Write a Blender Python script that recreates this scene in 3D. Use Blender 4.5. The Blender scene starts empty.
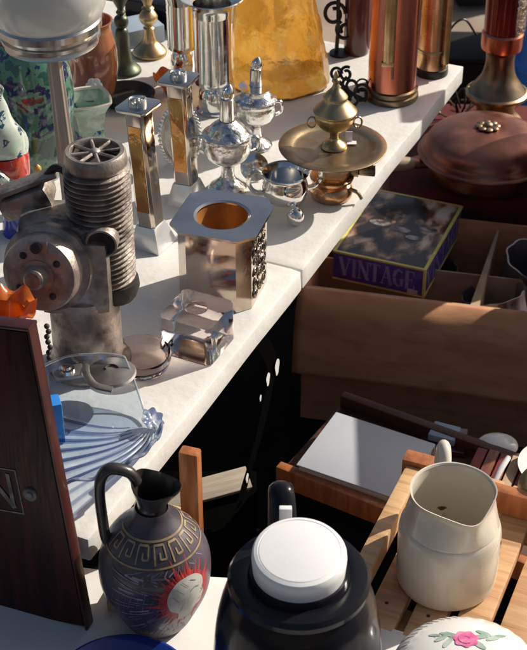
import bpy, bmesh, math, random
from mathutils import Vector, Matrix, noise
random.seed(7)
PI = math.pi
C = bpy.context.scene.collection
SC = bpy.context.scene

# ------------------------------------------------------------------ camera
F, CX, CY, CAMZ, PITCH = 1480.0, 263.5, 325.0, 1.8, math.radians(35)
cam = bpy.data.cameras.new('camera'); camo = bpy.data.objects.new('camera', cam); C.objects.link(camo)
camo.location = (0, 0, CAMZ); camo.rotation_euler = (PI/2 - PITCH, 0, 0)
cam.sensor_fit = 'HORIZONTAL'; cam.sensor_width = 36; cam.lens = 36*F/527
cam.clip_start = .05; cam.clip_end = 500
cam.dof.use_dof = True; cam.dof.focus_distance = 1.8; cam.dof.aperture_fstop = 22
SC.camera = camo
CP, SP = math.cos(PITCH), math.sin(PITCH)
def ang(v): return PITCH + math.atan((v-CY)/F)
def at(u, v, z):                       # point of the horizontal plane z seen at photo pixel u, v
    y = (CAMZ-z)/math.tan(ang(v)); d = y*CP + (CAMZ-z)*SP
    return Vector(((u-CX)/F*d, y, z))
def zat(v, y): return CAMZ - y*math.tan(ang(v))
def mpp(y, z): return (y*CP + (CAMZ-z)*SP)/F
def aty(u, v, y):                      # point at distance y
    z = zat(v, y); return Vector(((u-CX)*mpp(y, z), y, z))

# ------------------------------------------------------------------ materials
def mat(name, col, rough=.5, metal=0., col2=None, nscale=12, lo=.42, hi=.62, rough2=None, rscale=30, bump=0., bscale=80,
        trans=0., ior=1.45, coat=0., stretch=None, spec=.5, dirt=None, dscale=6, dlo=.55, dhi=.75, alpha=None, trl=0., bdist=.002):
    m = bpy.data.materials.new(name); m.use_nodes = True
    nt = m.node_tree; N = nt.nodes; L = nt.links; b = N['Principled BSDF']
    tc = N.new('ShaderNodeTexCoord'); mp = N.new('ShaderNodeMapping'); L.new(tc.outputs['Object'], mp.inputs[0])
    if stretch: mp.inputs['Scale'].default_value = stretch
    def ns(scale, det=5):
        n = N.new('ShaderNodeTexNoise'); n.inputs['Scale'].default_value = scale; n.inputs['Detail'].default_value = det
        L.new(mp.outputs[0], n.inputs['Vector']); return n
    c4 = (*col, 1)
    b.inputs['Base Color'].default_value = c4
    src = None
    def mixc(a, bcol, scale, l, h):
        r = N.new('ShaderNodeMapRange'); r.inputs['From Min'].default_value = l; r.inputs['From Max'].default_value = h
        L.new(ns(scale).outputs['Fac'], r.inputs['Value'])
        mx = N.new('ShaderNodeMix'); mx.data_type = 'RGBA'
        L.new(r.outputs[0], mx.inputs[0])
        if a is None: mx.inputs[6].default_value = c4
        else: L.new(a, mx.inputs[6])
        mx.inputs[7].default_value = (*bcol, 1)
        return mx.outputs[2]
    if col2: src = mixc(None, col2, nscale, lo, hi)
    if dirt: src = mixc(src, dirt, dscale, dlo, dhi)
    if src: L.new(src, b.inputs['Base Color'])
    b.inputs['Roughness'].default_value = rough
    if rough2 is not None:
        r = N.new('ShaderNodeMapRange'); r.inputs['From Min'].default_value = .35; r.inputs['From Max'].default_value = .7
        r.inputs['To Min'].default_value = rough; r.inputs['To Max'].default_value = rough2
        L.new(ns(rscale).outputs['Fac'], r.inputs['Value']); L.new(r.outputs[0], b.inputs['Roughness'])
    b.inputs['Metallic'].default_value = metal
    b.inputs['Transmission Weight'].default_value = trans
    b.inputs['IOR'].default_value = ior
    b.inputs['Coat Weight'].default_value = coat
    b.inputs['Coat Roughness'].default_value = .076
    b.inputs['Specular IOR Level'].default_value = spec
    if bump:
        bp = N.new('ShaderNodeBump'); bp.inputs['Strength'].default_value = bump; bp.inputs['Distance'].default_value = bdist
        L.new(ns(bscale).outputs['Fac'], bp.inputs['Height']); L.new(bp.outputs[0], b.inputs['Normal'])
    if trl:
        t = N.new('ShaderNodeBsdfTranslucent'); t.inputs['Color'].default_value = c4
        if src: L.new(src, t.inputs['Color'])
        ms = N.new('ShaderNodeMixShader'); ms.inputs[0].default_value = trl
        L.new(b.outputs[0], ms.inputs[1]); L.new(t.outputs[0], ms.inputs[2]); L.new(ms.outputs[0], N['Material Output'].inputs[0])
    return m

def ramp_mat(name, cols, scale=20, rough=.15, kind='VORONOI', coat=.6, bump=0, warp=.5, stretch=None, interp='CONSTANT', metal=0):
    m = bpy.data.materials.new(name); m.use_nodes = True
    nt = m.node_tree; N = nt.nodes; L = nt.links; b = N['Principled BSDF']
    tc = N.new('ShaderNodeTexCoord'); mp = N.new('ShaderNodeMapping'); L.new(tc.outputs['Object'], mp.inputs[0])
    if stretch: mp.inputs['Scale'].default_value = stretch
    nz = N.new('ShaderNodeTexNoise'); nz.inputs['Scale'].default_value = scale*.7; L.new(mp.outputs[0], nz.inputs['Vector'])
    sc = N.new('ShaderNodeVectorMath'); sc.operation = 'SCALE'; sc.inputs['Scale'].default_value = warp/scale*2
    L.new(nz.outputs['Color'], sc.inputs[0])
    ad = N.new('ShaderNodeVectorMath'); L.new(mp.outputs[0], ad.inputs[0]); L.new(sc.outputs[0], ad.inputs[1])
    if kind == 'VORONOI':
        t = N.new('ShaderNodeTexVoronoi'); t.inputs['Scale'].default_value = scale; L.new(ad.outputs[0], t.inputs['Vector']); o = t.outputs['Distance']
    else:
        t = N.new('ShaderNodeTexNoise'); t.inputs['Scale'].default_value = scale; t.inputs['Detail'].default_value = 4; L.new(ad.outputs[0], t.inputs['Vector']); o = t.outputs['Fac']
    r = N.new('ShaderNodeValToRGB'); r.color_ramp.interpolation = interp
    el = r.color_ramp.elements
    while len(el) < len(cols): el.new(.5)
    for e, (p, c) in zip(el, cols): e.position = p; e.color = (*c, 1)
    L.new(o, r.inputs[0]); L.new(r.outputs[0], b.inputs['Base Color'])
    b.inputs['Roughness'].default_value = rough; b.inputs['Coat Weight'].default_value = coat; b.inputs['Metallic'].default_value = metal
    if bump:
        bp = N.new('ShaderNodeBump'); bp.inputs['Strength'].default_value = bump; bp.inputs['Distance'].default_value = .002
        L.new(o, bp.inputs['Height']); L.new(bp.outputs[0], b.inputs['Normal'])
    return m

def glass(name, col, rough=.03, ior=1.45, bump=0, bscale=60):
    return mat(name, col, rough=rough, trans=1., ior=ior, bump=bump, bscale=bscale)

def thin_glass(name, col, rough=.04, bump=0, bscale=40, base=.06):
    m = bpy.data.materials.new(name); m.use_nodes = True; nt = m.node_tree; N = nt.nodes; L = nt.links
    N.remove(N['Principled BSDF'])
    t = N.new('ShaderNodeBsdfTransparent'); t.inputs[0].default_value = (*col, 1)
    gl = N.new('ShaderNodeBsdfGlossy'); gl.inputs['Roughness'].default_value = rough
    lw = N.new('ShaderNodeLayerWeight'); lw.inputs['Blend'].default_value = .5
    pw = N.new('ShaderNodeMath'); pw.operation = 'POWER'; pw.inputs[1].default_value = 3.0; L.new(lw.outputs['Facing'], pw.inputs[0])
    ml = N.new('ShaderNodeMath'); ml.operation = 'MULTIPLY_ADD'; ml.inputs[1].default_value = .7; ml.inputs[2].default_value = base; L.new(pw.outputs[0], ml.inputs[0])
    mx = N.new('ShaderNodeMixShader'); L.new(ml.outputs[0], mx.inputs[0]); L.new(t.outputs[0], mx.inputs[1]); L.new(gl.outputs[0], mx.inputs[2])
    L.new(mx.outputs[0], N['Material Output'].inputs[0])
    if bump:
        n = N.new('ShaderNodeTexNoise'); n.inputs['Scale'].default_value = bscale; bp = N.new('ShaderNodeBump'); bp.inputs['Strength'].default_value = bump; bp.inputs['Distance'].default_value = .002
        tc = N.new('ShaderNodeTexCoord'); L.new(tc.outputs['Object'], n.inputs['Vector']); L.new(n.outputs['Fac'], bp.inputs['Height'])
        L.new(bp.outputs[0], gl.inputs['Normal']); L.new(bp.outputs[0], lw.inputs['Normal'])
    return m
m_table = mat('white_table_paint', (.71,.695,.65), .42, col2=(.57,.555,.515), nscale=7, lo=.4, hi=.75, rough2=.65, bump=.35, bscale=90, dirt=(.60,.55,.46), dscale=30, dlo=.58, dhi=.80)
m_bench = mat('white_cloth', (.72,.70,.66), .85, col2=(.60,.58,.54), nscale=8, bump=.3, bscale=14, bdist=.006)
m_ground = mat('dusty_ground', (.36,.28,.21), .95, col2=(.25,.19,.145), nscale=3, bump=.4, bscale=60, dirt=(.42,.34,.26), dscale=1.2)
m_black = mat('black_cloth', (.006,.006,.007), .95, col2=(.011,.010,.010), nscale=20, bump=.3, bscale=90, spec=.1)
m_silver = mat('polished_silver', (.80,.79,.76), .06, 1., col2=(.60,.55,.48), nscale=30, lo=.55, hi=.8, rough2=.2, bump=.10, bscale=45)
m_silver_rel = mat('repousse_silver', (.82,.81,.78), .10, 1., col2=(.30,.27,.23), nscale=70, lo=.52, hi=.68, rough2=.22, bump=.55, bscale=95, bdist=.004)
m_pewter = mat('worn_pewter', (.46,.44,.42), .33, 1., col2=(.26,.24,.23), nscale=25, rough2=.5, bump=.1)
m_mirror = mat('smoky_mirror', (.66,.58,.50), .05, 1., col2=(.46,.36,.28), nscale=14, lo=.45, hi=.75, rough2=.16, bump=.06, bscale=30)
m_glassbase = mat('pale_mirror_glass', (.74,.74,.74), .22, .55, col2=(.66,.66,.68), nscale=20, coat=.5)
m_mirror_top = mat('mirror_top', (.60,.565,.52), .10, 1., col2=(.46,.43,.40), nscale=12, rough2=.2)
m_brass = mat('aged_brass', (.53,.40,.22), .28, 1., col2=(.34,.24,.13), nscale=22, rough2=.42, bump=.08, bscale=60)
m_brass_dull = mat('dull_brass', (.43,.32,.19), .34, 1., col2=(.25,.18,.11), nscale=30, rough2=.5, bump=.12, bscale=120)
m_bronze = mat('dark_bronze', (.16,.12,.085), .3, 1., col2=(.30,.22,.13), nscale=20, rough2=.45)
m_olive = mat('olive_bronze', (.12,.13,.09), .35, .9, col2=(.06,.07,.05), nscale=25, rough2=.5)
m_copper = mat('copper', (.68,.25,.17), .2, 1., col2=(.45,.14,.09), nscale=9, lo=.4, hi=.7, rough2=.36, bump=.05, bscale=30, stretch=(1,1,.25))
m_copper_pan = mat('tarnished_copper', (.40,.17,.115), .30, .9, col2=(.25,.095,.065), nscale=10, rough2=.48, bump=.08, bscale=40)
m_copper_lt = mat('pale_copper', (.72,.42,.24), .2, 1., col2=(.5,.28,.15), nscale=20, rough2=.35)
m_iron = mat('black_iron', (.018,.016,.015), .45, .4, col2=(.035,.03,.025), nscale=40, bump=.2)
m_engine = mat('cast_aluminium', (.44,.385,.34), .38, .75, col2=(.23,.19,.165), nscale=24, rough2=.62, bump=.40, bscale=210, dirt=(.045,.035,.03), dscale=30, dlo=.50, dhi=.74)
m_engine_dk = mat('sooty_metal', (.035,.03,.028), .6, .3, col2=(.06,.05,.045), nscale=30, bump=.2)
m_opal = mat('opal_glass', (.80,.80,.76), .22, 0, col2=(.72,.73,.69), nscale=5, coat=.5, trl=.35)
m_amber = mat('amber_glass', (.97,.62,.15), .08, 0, col2=(.74,.36,.04), nscale=8, lo=.38, hi=.64, trl=.26, trans=.85, ior=1.33, bump=1.0, bscale=45, coat=.9, dirt=(1.0,.80,.36), dscale=22, bdist=.006)
m_amber_refl = mat('amber_reflection', (.42,.19,.06), .08, .85, col2=(.62,.36,.12), nscale=22, lo=.45, hi=.6, bump=.25, bscale=50)
m_brown_in = mat('golden_lining', (.48,.22,.06), .35, .25, col2=(.36,.15,.04), nscale=30, rough2=.5)
m_smoke = glass('smoked_glass', (.90,.80,.76), .03, 1.27, bump=.15, bscale=30)
m_blueglass = thin_glass('pale_blue_glass', (.74,.84,.96), .06, .3, 50, .14)
m_bluevein = thin_glass('blue_flute_glass', (.22,.30,.52), .08)
m_porc_gl = mat('clear_rim_glass', (.75,.80,.85), .08, trans=.7, coat=.6)
m_bluegl_dk = mat('deep_blue_glass', (.22,.28,.50), .08, 0, col2=(.60,.66,.76), nscale=90, lo=.45, hi=.55, trans=.75, coat=.5)
m_blk_gloss = mat('black_gloss', (.006,.006,.010), .12, col2=(.009,.009,.012), nscale=10, rough2=.2, coat=0, spec=.26)
m_lid = mat('white_plastic', (.80,.79,.78), .42, col2=(.76,.75,.74), nscale=14, bump=.05, bscale=300, rough2=.5)
m_cream = mat('cream_glaze', (.66,.61,.51), .25, col2=(.56,.50,.40), nscale=12, coat=.4, dirt=(.42,.33,.23), dscale=14, dlo=.56, dhi=.82, bump=.08, bscale=160, rough2=.4)
m_cream_in = mat('grey_green_glaze', (.66,.61,.50), .3, col2=(.58,.53,.42), nscale=14, coat=.3, dirt=(.42,.36,.25), dscale=16, dlo=.66, dhi=.85)
m_brownspot = mat('brown_stain', (.08,.045,.02), .5)
m_porc = mat('white_porcelain', (.80,.78,.73), .12, col2=(.75,.73,.68), nscale=6, coat=.8)
m_grey_rel = mat('grey_relief', (.42,.42,.42), .3, col2=(.65,.64,.62), nscale=60)
m_pink = mat('pink_paint', (.62,.10,.27), .25, col2=(.75,.28,.42), nscale=70, coat=.5)
m_leaf = mat('leaf_paint', (.26,.36,.28), .25, col2=(.52,.58,.50), nscale=60, coat=.5)
m_wood = mat('orange_pine', (.60,.36,.18), .5, col2=(.46,.24,.11), nscale=9, lo=.38, hi=.66, stretch=(14,1,14), bump=.2, bscale=30, dirt=(.20,.09,.04), dscale=4, dlo=.64, dhi=.8)
m_wood_pale = mat('pale_pine', (.60,.38,.19), .5, col2=(.46,.26,.12), nscale=9, stretch=(14,1,14), bump=.2, bscale=30)
m_wood_red = mat('red_brown_wood', (.27,.085,.04), .4, col2=(.16,.05,.025), nscale=8, stretch=(1.2,14,14), bump=.15, bscale=30, coat=.2)
m_wood_shaded = mat('shaded_tray_wood', (.085,.035,.02), .5, col2=(.05,.02,.012), nscale=8, stretch=(1.2,14,14), bump=.15, bscale=30)
m_wood_org = mat('varnished_orange_wood', (.42,.15,.05), .35, col2=(.30,.10,.035), nscale=8, stretch=(14,14,1.5), bump=.12, bscale=30, coat=.3)
m_mahog = mat('dark_mahogany', (.050,.012,.010), .28, col2=(.022,.007,.007), nscale=5, stretch=(10,10,1), coat=.0, spec=.25, bump=.06, bscale=30, rough2=.5)
m_mahog_edge = mat('red_mahogany_edge', (.05,.009,.008), .35, col2=(.03,.006,.006), nscale=12, coat=.2)
m_lettering = mat('worn_silver_lettering', (.20,.19,.18), .5, .3, col2=(.09,.085,.08), nscale=90)
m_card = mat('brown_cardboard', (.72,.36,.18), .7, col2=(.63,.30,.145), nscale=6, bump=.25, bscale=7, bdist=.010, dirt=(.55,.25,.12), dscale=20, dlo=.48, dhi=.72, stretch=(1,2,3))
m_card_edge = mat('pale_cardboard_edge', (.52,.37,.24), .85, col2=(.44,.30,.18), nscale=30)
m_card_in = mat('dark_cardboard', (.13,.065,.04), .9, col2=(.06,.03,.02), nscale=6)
m_indigo = mat('indigo_print', (.13,.08,.45), .35, col2=(.095,.055,.34), nscale=30, coat=.2)
m_indigo_txt = mat('mauve_print', (.48,.40,.75), .4, col2=(.38,.30,.62), nscale=40)
m_gold_print = mat('gold_print', (.90,.78,.18), .4, col2=(.75,.62,.14), nscale=30)
m_white_lab = mat('white_label', (.72,.71,.70), .6, col2=(.66,.65,.63), nscale=40)
m_photo = ramp_mat('dark_photo_print', [(0,(.008,.006,.006)),(.46,(.025,.016,.012)),(.53,(.22,.12,.07)),(.58,(.55,.36,.22)),(.66,(.80,.68,.55))], 16, .28, 'NOISE', .15, interp='LINEAR', stretch=(1.4,.8,1))
m_majolica = ramp_mat('teal_floral_glaze', [(0,(.010,.016,.06)),(.38,(.02,.07,.06)),(.46,(.07,.19,.13)),(.52,(.012,.018,.08)),(.58,(.10,.24,.17)),(.64,(.16,.03,.03)),(.70,(.03,.09,.07))], 20, .12, 'NOISE', warp=.2)
m_greenpot = ramp_mat('pale_green_glaze', [(0,(.30,.44,.34)),(.50,(.22,.38,.28)),(.56,(.02,.04,.22)),(.62,(.34,.09,.07)),(.66,(.26,.42,.31))], 45, .12, 'NOISE')
m_figure = ramp_mat('mint_floral_glaze', [(0,(.46,.58,.47)),(.40,(.55,.60,.52)),(.54,(.03,.08,.15)),(.60,(.48,.58,.46))], 45, .15, 'NOISE')
m_fig_red = ramp_mat('red_glaze', [(0,(.45,.035,.02)),(.5,(.60,.09,.05)),(.62,(.50,.02,.015))], 26, .15, 'NOISE')
m_fig_blue = ramp_mat('cobalt_glaze', [(0,(.02,.035,.30)),(.5,(.03,.05,.40)),(.64,(.6,.6,.6)),(.7,(.03,.05,.35))], 26, .15, 'NOISE')
m_pinkglass = mat('rose_lustre', (.44,.17,.12), .12, .25, col2=(.62,.28,.12), nscale=14, coat=.7, trl=.25)
m_orange = mat('orange_glass', (.75,.24,.04), .14, 0, col2=(.52,.11,.02), nscale=25, trl=.5, coat=.6, bump=.3, bscale=40)
m_blue_br = mat('bright_blue_plastic', (.03,.22,.62), .35, col2=(.02,.18,.55), nscale=10)
m_blue_br2 = mat('royal_blue_plastic', (.04,.27,.85), .35, col2=(.03,.20,.70), nscale=10)
m_blueplate = mat('royal_blue_glaze', (.012,.04,.26), .10, col2=(.010,.03,.20), nscale=20, coat=.8)
m_greybox = mat('pale_blue_card', (.30,.37,.46), .6, col2=(.25,.31,.40), nscale=10)
m_maroon = mat('maroon_glaze', (.10,.022,.022), .25, col2=(.06,.014,.014), nscale=10, coat=.4)
m_redcloth = mat('red_cloth', (.12,.012,.010), .85, col2=(.07,.008,.007), nscale=12, bump=.4, bscale=40)
m_pot = mat('charcoal_slip', (.048,.040,.052), .30, col2=(.095,.078,.10), nscale=10, rough2=.55, coat=.25, bump=.08, bscale=70, dirt=(.13,.11,.12), dscale=8)
m_pot_dk = mat('black_slip', (.018,.015,.014), .3, col2=(.035,.03,.027), nscale=30, coat=.3)
m_pot_gold = mat('gold_slip', (.34,.25,.13), .4, col2=(.22,.16,.08), nscale=70)
m_pot_red = mat('red_slip', (.48,.050,.055), .45, col2=(.36,.03,.03), nscale=60)
m_pot_white = mat('cream_slip', (.62,.60,.56), .5, col2=(.50,.48,.45), nscale=60)
m_pot_green = mat('green_slip', (.25,.32,.27), .5)
m_pot_lilac = mat('lilac_slip', (.15,.12,.17), .5, col2=(.26,.22,.28), nscale=80, lo=.45, hi=.55)
m_book = mat('grey_blue_cover', (.50,.52,.56), .55, col2=(.44,.46,.51), nscale=6, bump=.1)
m_pages = mat('paper_pages', (.75,.72,.64), .8, col2=(.6,.57,.5), nscale=10, stretch=(1,1,60))
m_redbook = mat('red_spine', (.24,.035,.025), .5, col2=(.16,.022,.018), nscale=20)
m_olive_ball = mat('olive_glaze', (.17,.17,.09), .3, col2=(.12,.12,.06), nscale=20, coat=.4)
m_bone = mat('bone_grip', (.46,.37,.25), .4, col2=(.35,.27,.17), nscale=30)
m_darkglass = mat('dark_glassware', (.16,.13,.15), .10, .3, col2=(.24,.20,.22), nscale=14, coat=.8)

# ------------------------------------------------------------------ mesh helpers
def catmull(pts, n=6, closed=False):
    P = [Vector(p) for p in pts]; out = []
    k = len(P); rng = range(k) if closed else range(k-1)
    for i in rng:
        p0 = P[(i-1) % k] if closed or i else P[0]*2-P[1]
        p1 = P[i]; p2 = P[(i+1) % k]
        p3 = P[(i+2) % k] if closed or i < k-2 else P[-1]*2-P[-2]
        for j in range(n):
            t = j/n
            out.append(.5*((2*p1)+(p2-p0)*t+(2*p0-5*p1+4*p2-p3)*t*t+(3*p1-p0-3*p2+p3)*t**3))
    if not closed: out.append(P[-1])
    return out
def prof(pts, n=5):                                  # smooth profile
    return [(max(p[0], 0.), p[1]) for p in catmull([(r, z, 0) for r, z in pts], n)]
def rot(x=0, y=0, z=0):
    return Matrix.Rotation(z, 4, 'Z') @ Matrix.Rotation(y, 4, 'Y') @ Matrix.Rotation(x, 4, 'X')
def T(x, y, z): return Matrix.Translation((x, y, z))
class MB:
    def __init__(s): s.bm = bmesh.new()
    def _add(s, vs, fs, M=None):
        V = [s.bm.verts.new((M @ Vector(v)) if M else v) for v in vs]
        for f in fs:
            try: s.bm.faces.new([V[i] for i in f])
            except ValueError: pass
        return V
    def lathe(s, pr, seg=48, M=None, fn=None):
        vs, fs, rings = [], [], []
        for r, z in pr:
            if r < 1e-6: rings.append([len(vs)]); vs.append((0, 0, z))
            else:
                rings.append(list(range(len(vs), len(vs)+seg)))
                vs += [(r*math.cos(2*PI*k/seg), r*math.sin(2*PI*k/seg), z) for k in range(seg)]
        for a, b in zip(rings, rings[1:]):
            if len(a) == 1 and len(b) == 1: continue
            for k in range(seg):
                k2 = (k+1) % seg
                if len(a) == 1: fs.append((a[0], b[k2], b[k]))
                elif len(b) == 1: fs.append((a[k], a[k2], b[0]))
                else: fs.append((a[k], a[k2], b[k2], b[k]))
        if fn: vs = [fn(Vector(v)) for v in vs]
        s._add(vs, fs, M); return s
    def tube(s, pts, r, seg=12, M=None, cap=True, closed=False, flat=1.0):
        P = [Vector(p) for p in pts]; n = len(P)
        R = r if hasattr(r, '__len__') else [r]*n
        vs, fs = [], []
        up = None
        for i, p in enumerate(P):
            if closed: t = P[(i+1) % n]-P[i-1]
            else: t = P[min(i+1, n-1)]-P[max(i-1, 0)]
            t.normalize()
            if up is None:
                up = Vector((0, 0, 1)) if abs(t.z) < .9 else Vector((1, 0, 0))
            x = up.cross(t); x.normalize(); y = t.cross(x); up = y
            for k in range(seg):
                a = 2*PI*k/seg
                vs.append(p + x*R[i]*math.cos(a) + y*R[i]*flat*math.sin(a))
        for i in range(n if closed else n-1):
            j = (i+1) % n
            for k in range(seg):
                k2 = (k+1) % seg
                fs.append((i*seg+k, i*seg+k2, j*seg+k2, j*seg+k))
        if cap and not closed:
            fs.append(tuple(range(seg))[::-1]); fs.append(tuple((n-1)*seg+k for k in range(seg)))
        s._add(vs, fs, M); return s
    def prism(s, poly, z0, z1, M=None, bev=0, scale_top=1.):
        b = bmesh.new(); n = len(poly)
        lo = [b.verts.new((p[0], p[1], z0)) for p in poly]
        hi = [b.verts.new((p[0]*scale_top, p[1]*scale_top, z1)) for p in poly]
        b.faces.new(lo[::-1]); b.faces.new(hi)
        for i in range(n): b.faces.new((lo[i], lo[(i+1) % n], hi[(i+1) % n], hi[i]))
        return s._merge(b, M, bev)
    def box(s, cx, cy, cz, sx, sy, sz, bev=0, M=None):
        m = T(cx, cy, cz); m = (M @ m) if M else m
        return s.prism([(-sx/2, -sy/2), (sx/2, -sy/2), (sx/2, sy/2), (-sx/2, sy/2)], -sz/2, sz/2, m, bev)
    def _merge(s, b, M, bev):
        if bev:
            bmesh.ops.bevel(b, geom=list(b.edges), offset=bev, segments=2, affect='EDGES', profile=.6)
        b.normal_update()
        me = bpy.data.meshes.new('t'); b.to_mesh(me); b.free()
        if M: me.transform(M)
        s.bm.from_mesh(me); bpy.data.meshes.remove(me); return s
    def ball(s, c, r, seg=20, M=None, sq=(1, 1, 1)):
        pr = [(r*math.sin(PI*i/12), -r*math.cos(PI*i/12)) for i in range(13)]; pr[0] = (0, -r); pr[-1] = (0, r)
        m = T(*c) @ Matrix.Diagonal((*sq, 1)); return s.lathe(pr, seg, (M @ m) if M else m)
    def grid(s, f, nu, nv, M=None, closed_u=False):
        vs = [f(i/nu, j/nv) for j in range(nv+1) for i in range(nu+1)]
        fs = [(j*(nu+1)+i, j*(nu+1)+i+1, (j+1)*(nu+1)+i+1, (j+1)*(nu+1)+i) for j in range(nv) for i in range(nu)]
        s._add(vs, fs, M); return s
    def quad(s, a, b, c, d): s._add([a, b, c, d], [(0, 1, 2, 3)]); return s
    def wobble(s, amp, sc):
        for v in s.bm.verts:
            v.co += noise.noise_vector(v.co*sc)*amp
        return s
    def obj(s, name, m, parent=None, angle=35, label=None, merge=True):
        if merge: bmesh.ops.remove_doubles(s.bm, verts=s.bm.verts, dist=1e-6)
        s.bm.normal_update()
        me = bpy.data.meshes.new(name); s.bm.to_mesh(me); s.bm.free()
        me.polygons.foreach_set('use_smooth', [True]*len(me.polygons))
        me.set_sharp_from_angle(angle=math.radians(angle))
        me.materials.append(m)
        o = bpy.data.objects.new(name, me); C.objects.link(o)
        if parent: o.parent = parent
        if label: o['label'] = label
        return o
def shell(pr, t):                                   # outer profile bottom->top, adds an inner wall
    inn = [(max(r-t, 0), max(z, pr[0][1]+t)) for r, z in pr[::-1]]
    if inn[-1][0] > 0: inn.append((0, inn[-1][1]))
    return pr + inn
def thing(name, label, cat, loc=(0, 0, 0), rz=0., group=None, rx=0., ry=0.):
    o = bpy.data.objects.new(name, None); C.objects.link(o); o.empty_display_size = .05
    o.location = loc; o.rotation_euler = (rx, ry, rz)
    o['label'] = label; o['category'] = cat
    if group: o['group'] = group
    return o
def tag(o, label, cat, group=None, kind=None):
    o['label'] = label; o['category'] = cat
    if group: o['group'] = group
    if kind: o['kind'] = kind
    return o
def ribbon(mb, pts, w, mapf, sub=4, M=None):        # flat stroke in 2-D, laid on a surface by mapf
    for (a, b) in zip(pts, pts[1:]):
        a, b = Vector((*a, 0)), Vector((*b, 0)); d = b-a
        if d.length < 1e-9: continue
        n = Vector((-d.y, d.x, 0)).normalized()*w/2; e = d.normalized()*w*.3
        a2, b2 = a-e, b+e
        vs, fs = [], []
        for i in range(sub+1):
            p = a2.lerp(b2, i/sub); q, r = p+n, p-n
            vs += [mapf(q.x, q.y), mapf(r.x, r.y)]
        for i in range(sub): fs.append((2*i, 2*i+1, 2*i+3, 2*i+2))
        mb._add(vs, fs, M)
def fan(mb, c, bd, mapf, rings=4, M=None):          # star-shaped filled patch laid on a surface
    n = len(bd); vs = [mapf(*c)]; fs = []
    for r in range(1, rings+1):
        for p in bd: vs.append(mapf(c[0]+(p[0]-c[0])*r/rings, c[1]+(p[1]-c[1])*r/rings))
    for k in range(n):
        k2 = (k+1) % n; fs.append((0, 1+k, 1+k2))
        for r in range(rings-1): fs.append((1+r*n+k, 1+(r+1)*n+k, 1+(r+1)*n+k2, 1+r*n+k2))
    mb._add(vs, fs, M)
def rad_at(pr, z):
    for (r0, z0), (r1, z1) in zip(pr, pr[1:]):
        if z0 <= z <= z1 and z1 > z0: return r0+(r1-r0)*(z-z0)/(z1-z0)
    return pr[-1][0]
def glyph(ch):                                      # serif capitals as strokes ((x0,y0),(x1,y1),width)
    t, h = .17, .055
    sf = lambda x, y: ((x-.13, y), (x+.13, y), .05)
    return {'V': [((.05, 1), (.36, 0), t), ((.68, 1), (.36, 0), h), sf(.05, 1), sf(.66, 1)],
            'I': [((.2, 0), (.2, 1), t), sf(.2, 0), sf(.2, 1)],
            'N': [((.08, 0), (.08, 1), h), ((.08, 1), (.66, 0), t), ((.66, 0), (.66, 1), h), sf(.08, 0), sf(.66, 1), sf(.06, 1)],
            'T': [((.34, 0), (.34, 1), t), ((0, 1), (.68, 1), .06), sf(.34, 0), ((.01, 1), (.01, .84), .05), ((.67, 1), (.67, .84), .05)],
            'A': [((.05, 0), (.36, 1), h), ((.36, 1), (.66, 0), t), ((.16, .35), (.56, .35), h), sf(.05, 0), sf(.66, 0)],
            'G': [((.62, .86), (.40, .99), .08), ((.40, .99), (.16, .85), .12), ((.16, .85), (.08, .5), t), ((.08, .5), (.16, .15), t), ((.16, .15), (.40, .01), .12), ((.40, .01), (.62, .12), .08), ((.62, .08), (.62, .42), .14), ((.48, .42), (.74, .42), .05)],
            'E': [((.12, 0), (.12, 1), t), ((.02, 1), (.58, 1), .06), ((.02, 0), (.62, 0), .06), ((.12, .52), (.46, .52), .06), ((.58, 1), (.58, .82), .05), ((.62, 0), (.62, .2), .05), ((.46, .6), (.46, .43), .05)]}[ch]
GW = {'V': .72, 'I': .4, 'N': .74, 'T': .7, 'A': .72, 'G': .76, 'E': .66}
def write(mb, text, x0, y0, h, wtot, mapf):
    tot = sum(GW[c]+.10 for c in text); sx = wtot/(tot*h); x = x0
    for k, c in enumerate(text):
        for (a, b, w) in glyph(c):
            e = .0001*(k % 2)
            ribbon(mb, [(x+a[0]*h*sx, y0+a[1]*h), (x+b[0]*h*sx, y0+b[1]*h)], w*h, mapf, 1)
        x += (GW[c]+.10)*h*sx

# ------------------------------------------------------------------ setting
g = MB(); g.grid(lambda u, v: ((u-.5)*240, (v-.5)*240, noise.noise(Vector(((u-.5)*240*.7, (v-.5)*240*.7, 0)))*.01 - .012), 60, 60)
tag(g.obj('ground', m_ground), 'dusty tan ground around the stalls', 'ground', kind='structure'); del bpy.data.objects['ground']['category']

g = MB(); g.grid(lambda u, v: (-14+28*u, -12+12.9*v, .001+.002*noise.noise(Vector((u*30, v*20, 0)))), 40, 30)
o = g.obj('reflection_ground', mat('asphalt', (.055,.052,.05), .9, col2=(.035,.033,.032), nscale=40, bump=.4, bscale=120)); o['kind'] = 'structure'; o['label'] = 'dark asphalt ground added out of view to darken reflections'  # unseen dark ground, added so silver and flask reflect something dark
TZ = .70
A = at(88, 540, TZ); B = at(464, 66, TZ)
e = (B-A); LEN = e.length; YAW = math.atan2(e.y, e.x)      # local x runs along the right edge, local y to the left
table = thing('market_table', 'long white painted market table crowded with metalware and glass', 'table', (A.x, A.y, 0), YAW)
SEAM = (at(303, 270, TZ)-A).length
W = .80
def chip(mb):                                       # worn, slightly wavy edges
    bmesh.ops.subdivide_edges(mb.bm, edges=[q for q in mb.bm.edges if q.calc_length() > .1], cuts=60, use_grid_fill=True)
    for v in mb.bm.verts:
        k = noise.noise(v.co*35); e_ = noise.noise(v.co*7+Vector((3, 1, 2)))
        v.co.y += .0016*e_+(.0022*max(0, k-.25) if v.co.y < .01 else 0); v.co.z += .0009*noise.noise(v.co*9)-(.004*max(0, k-.3) if v.co.y < .008 else 0)
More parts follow.
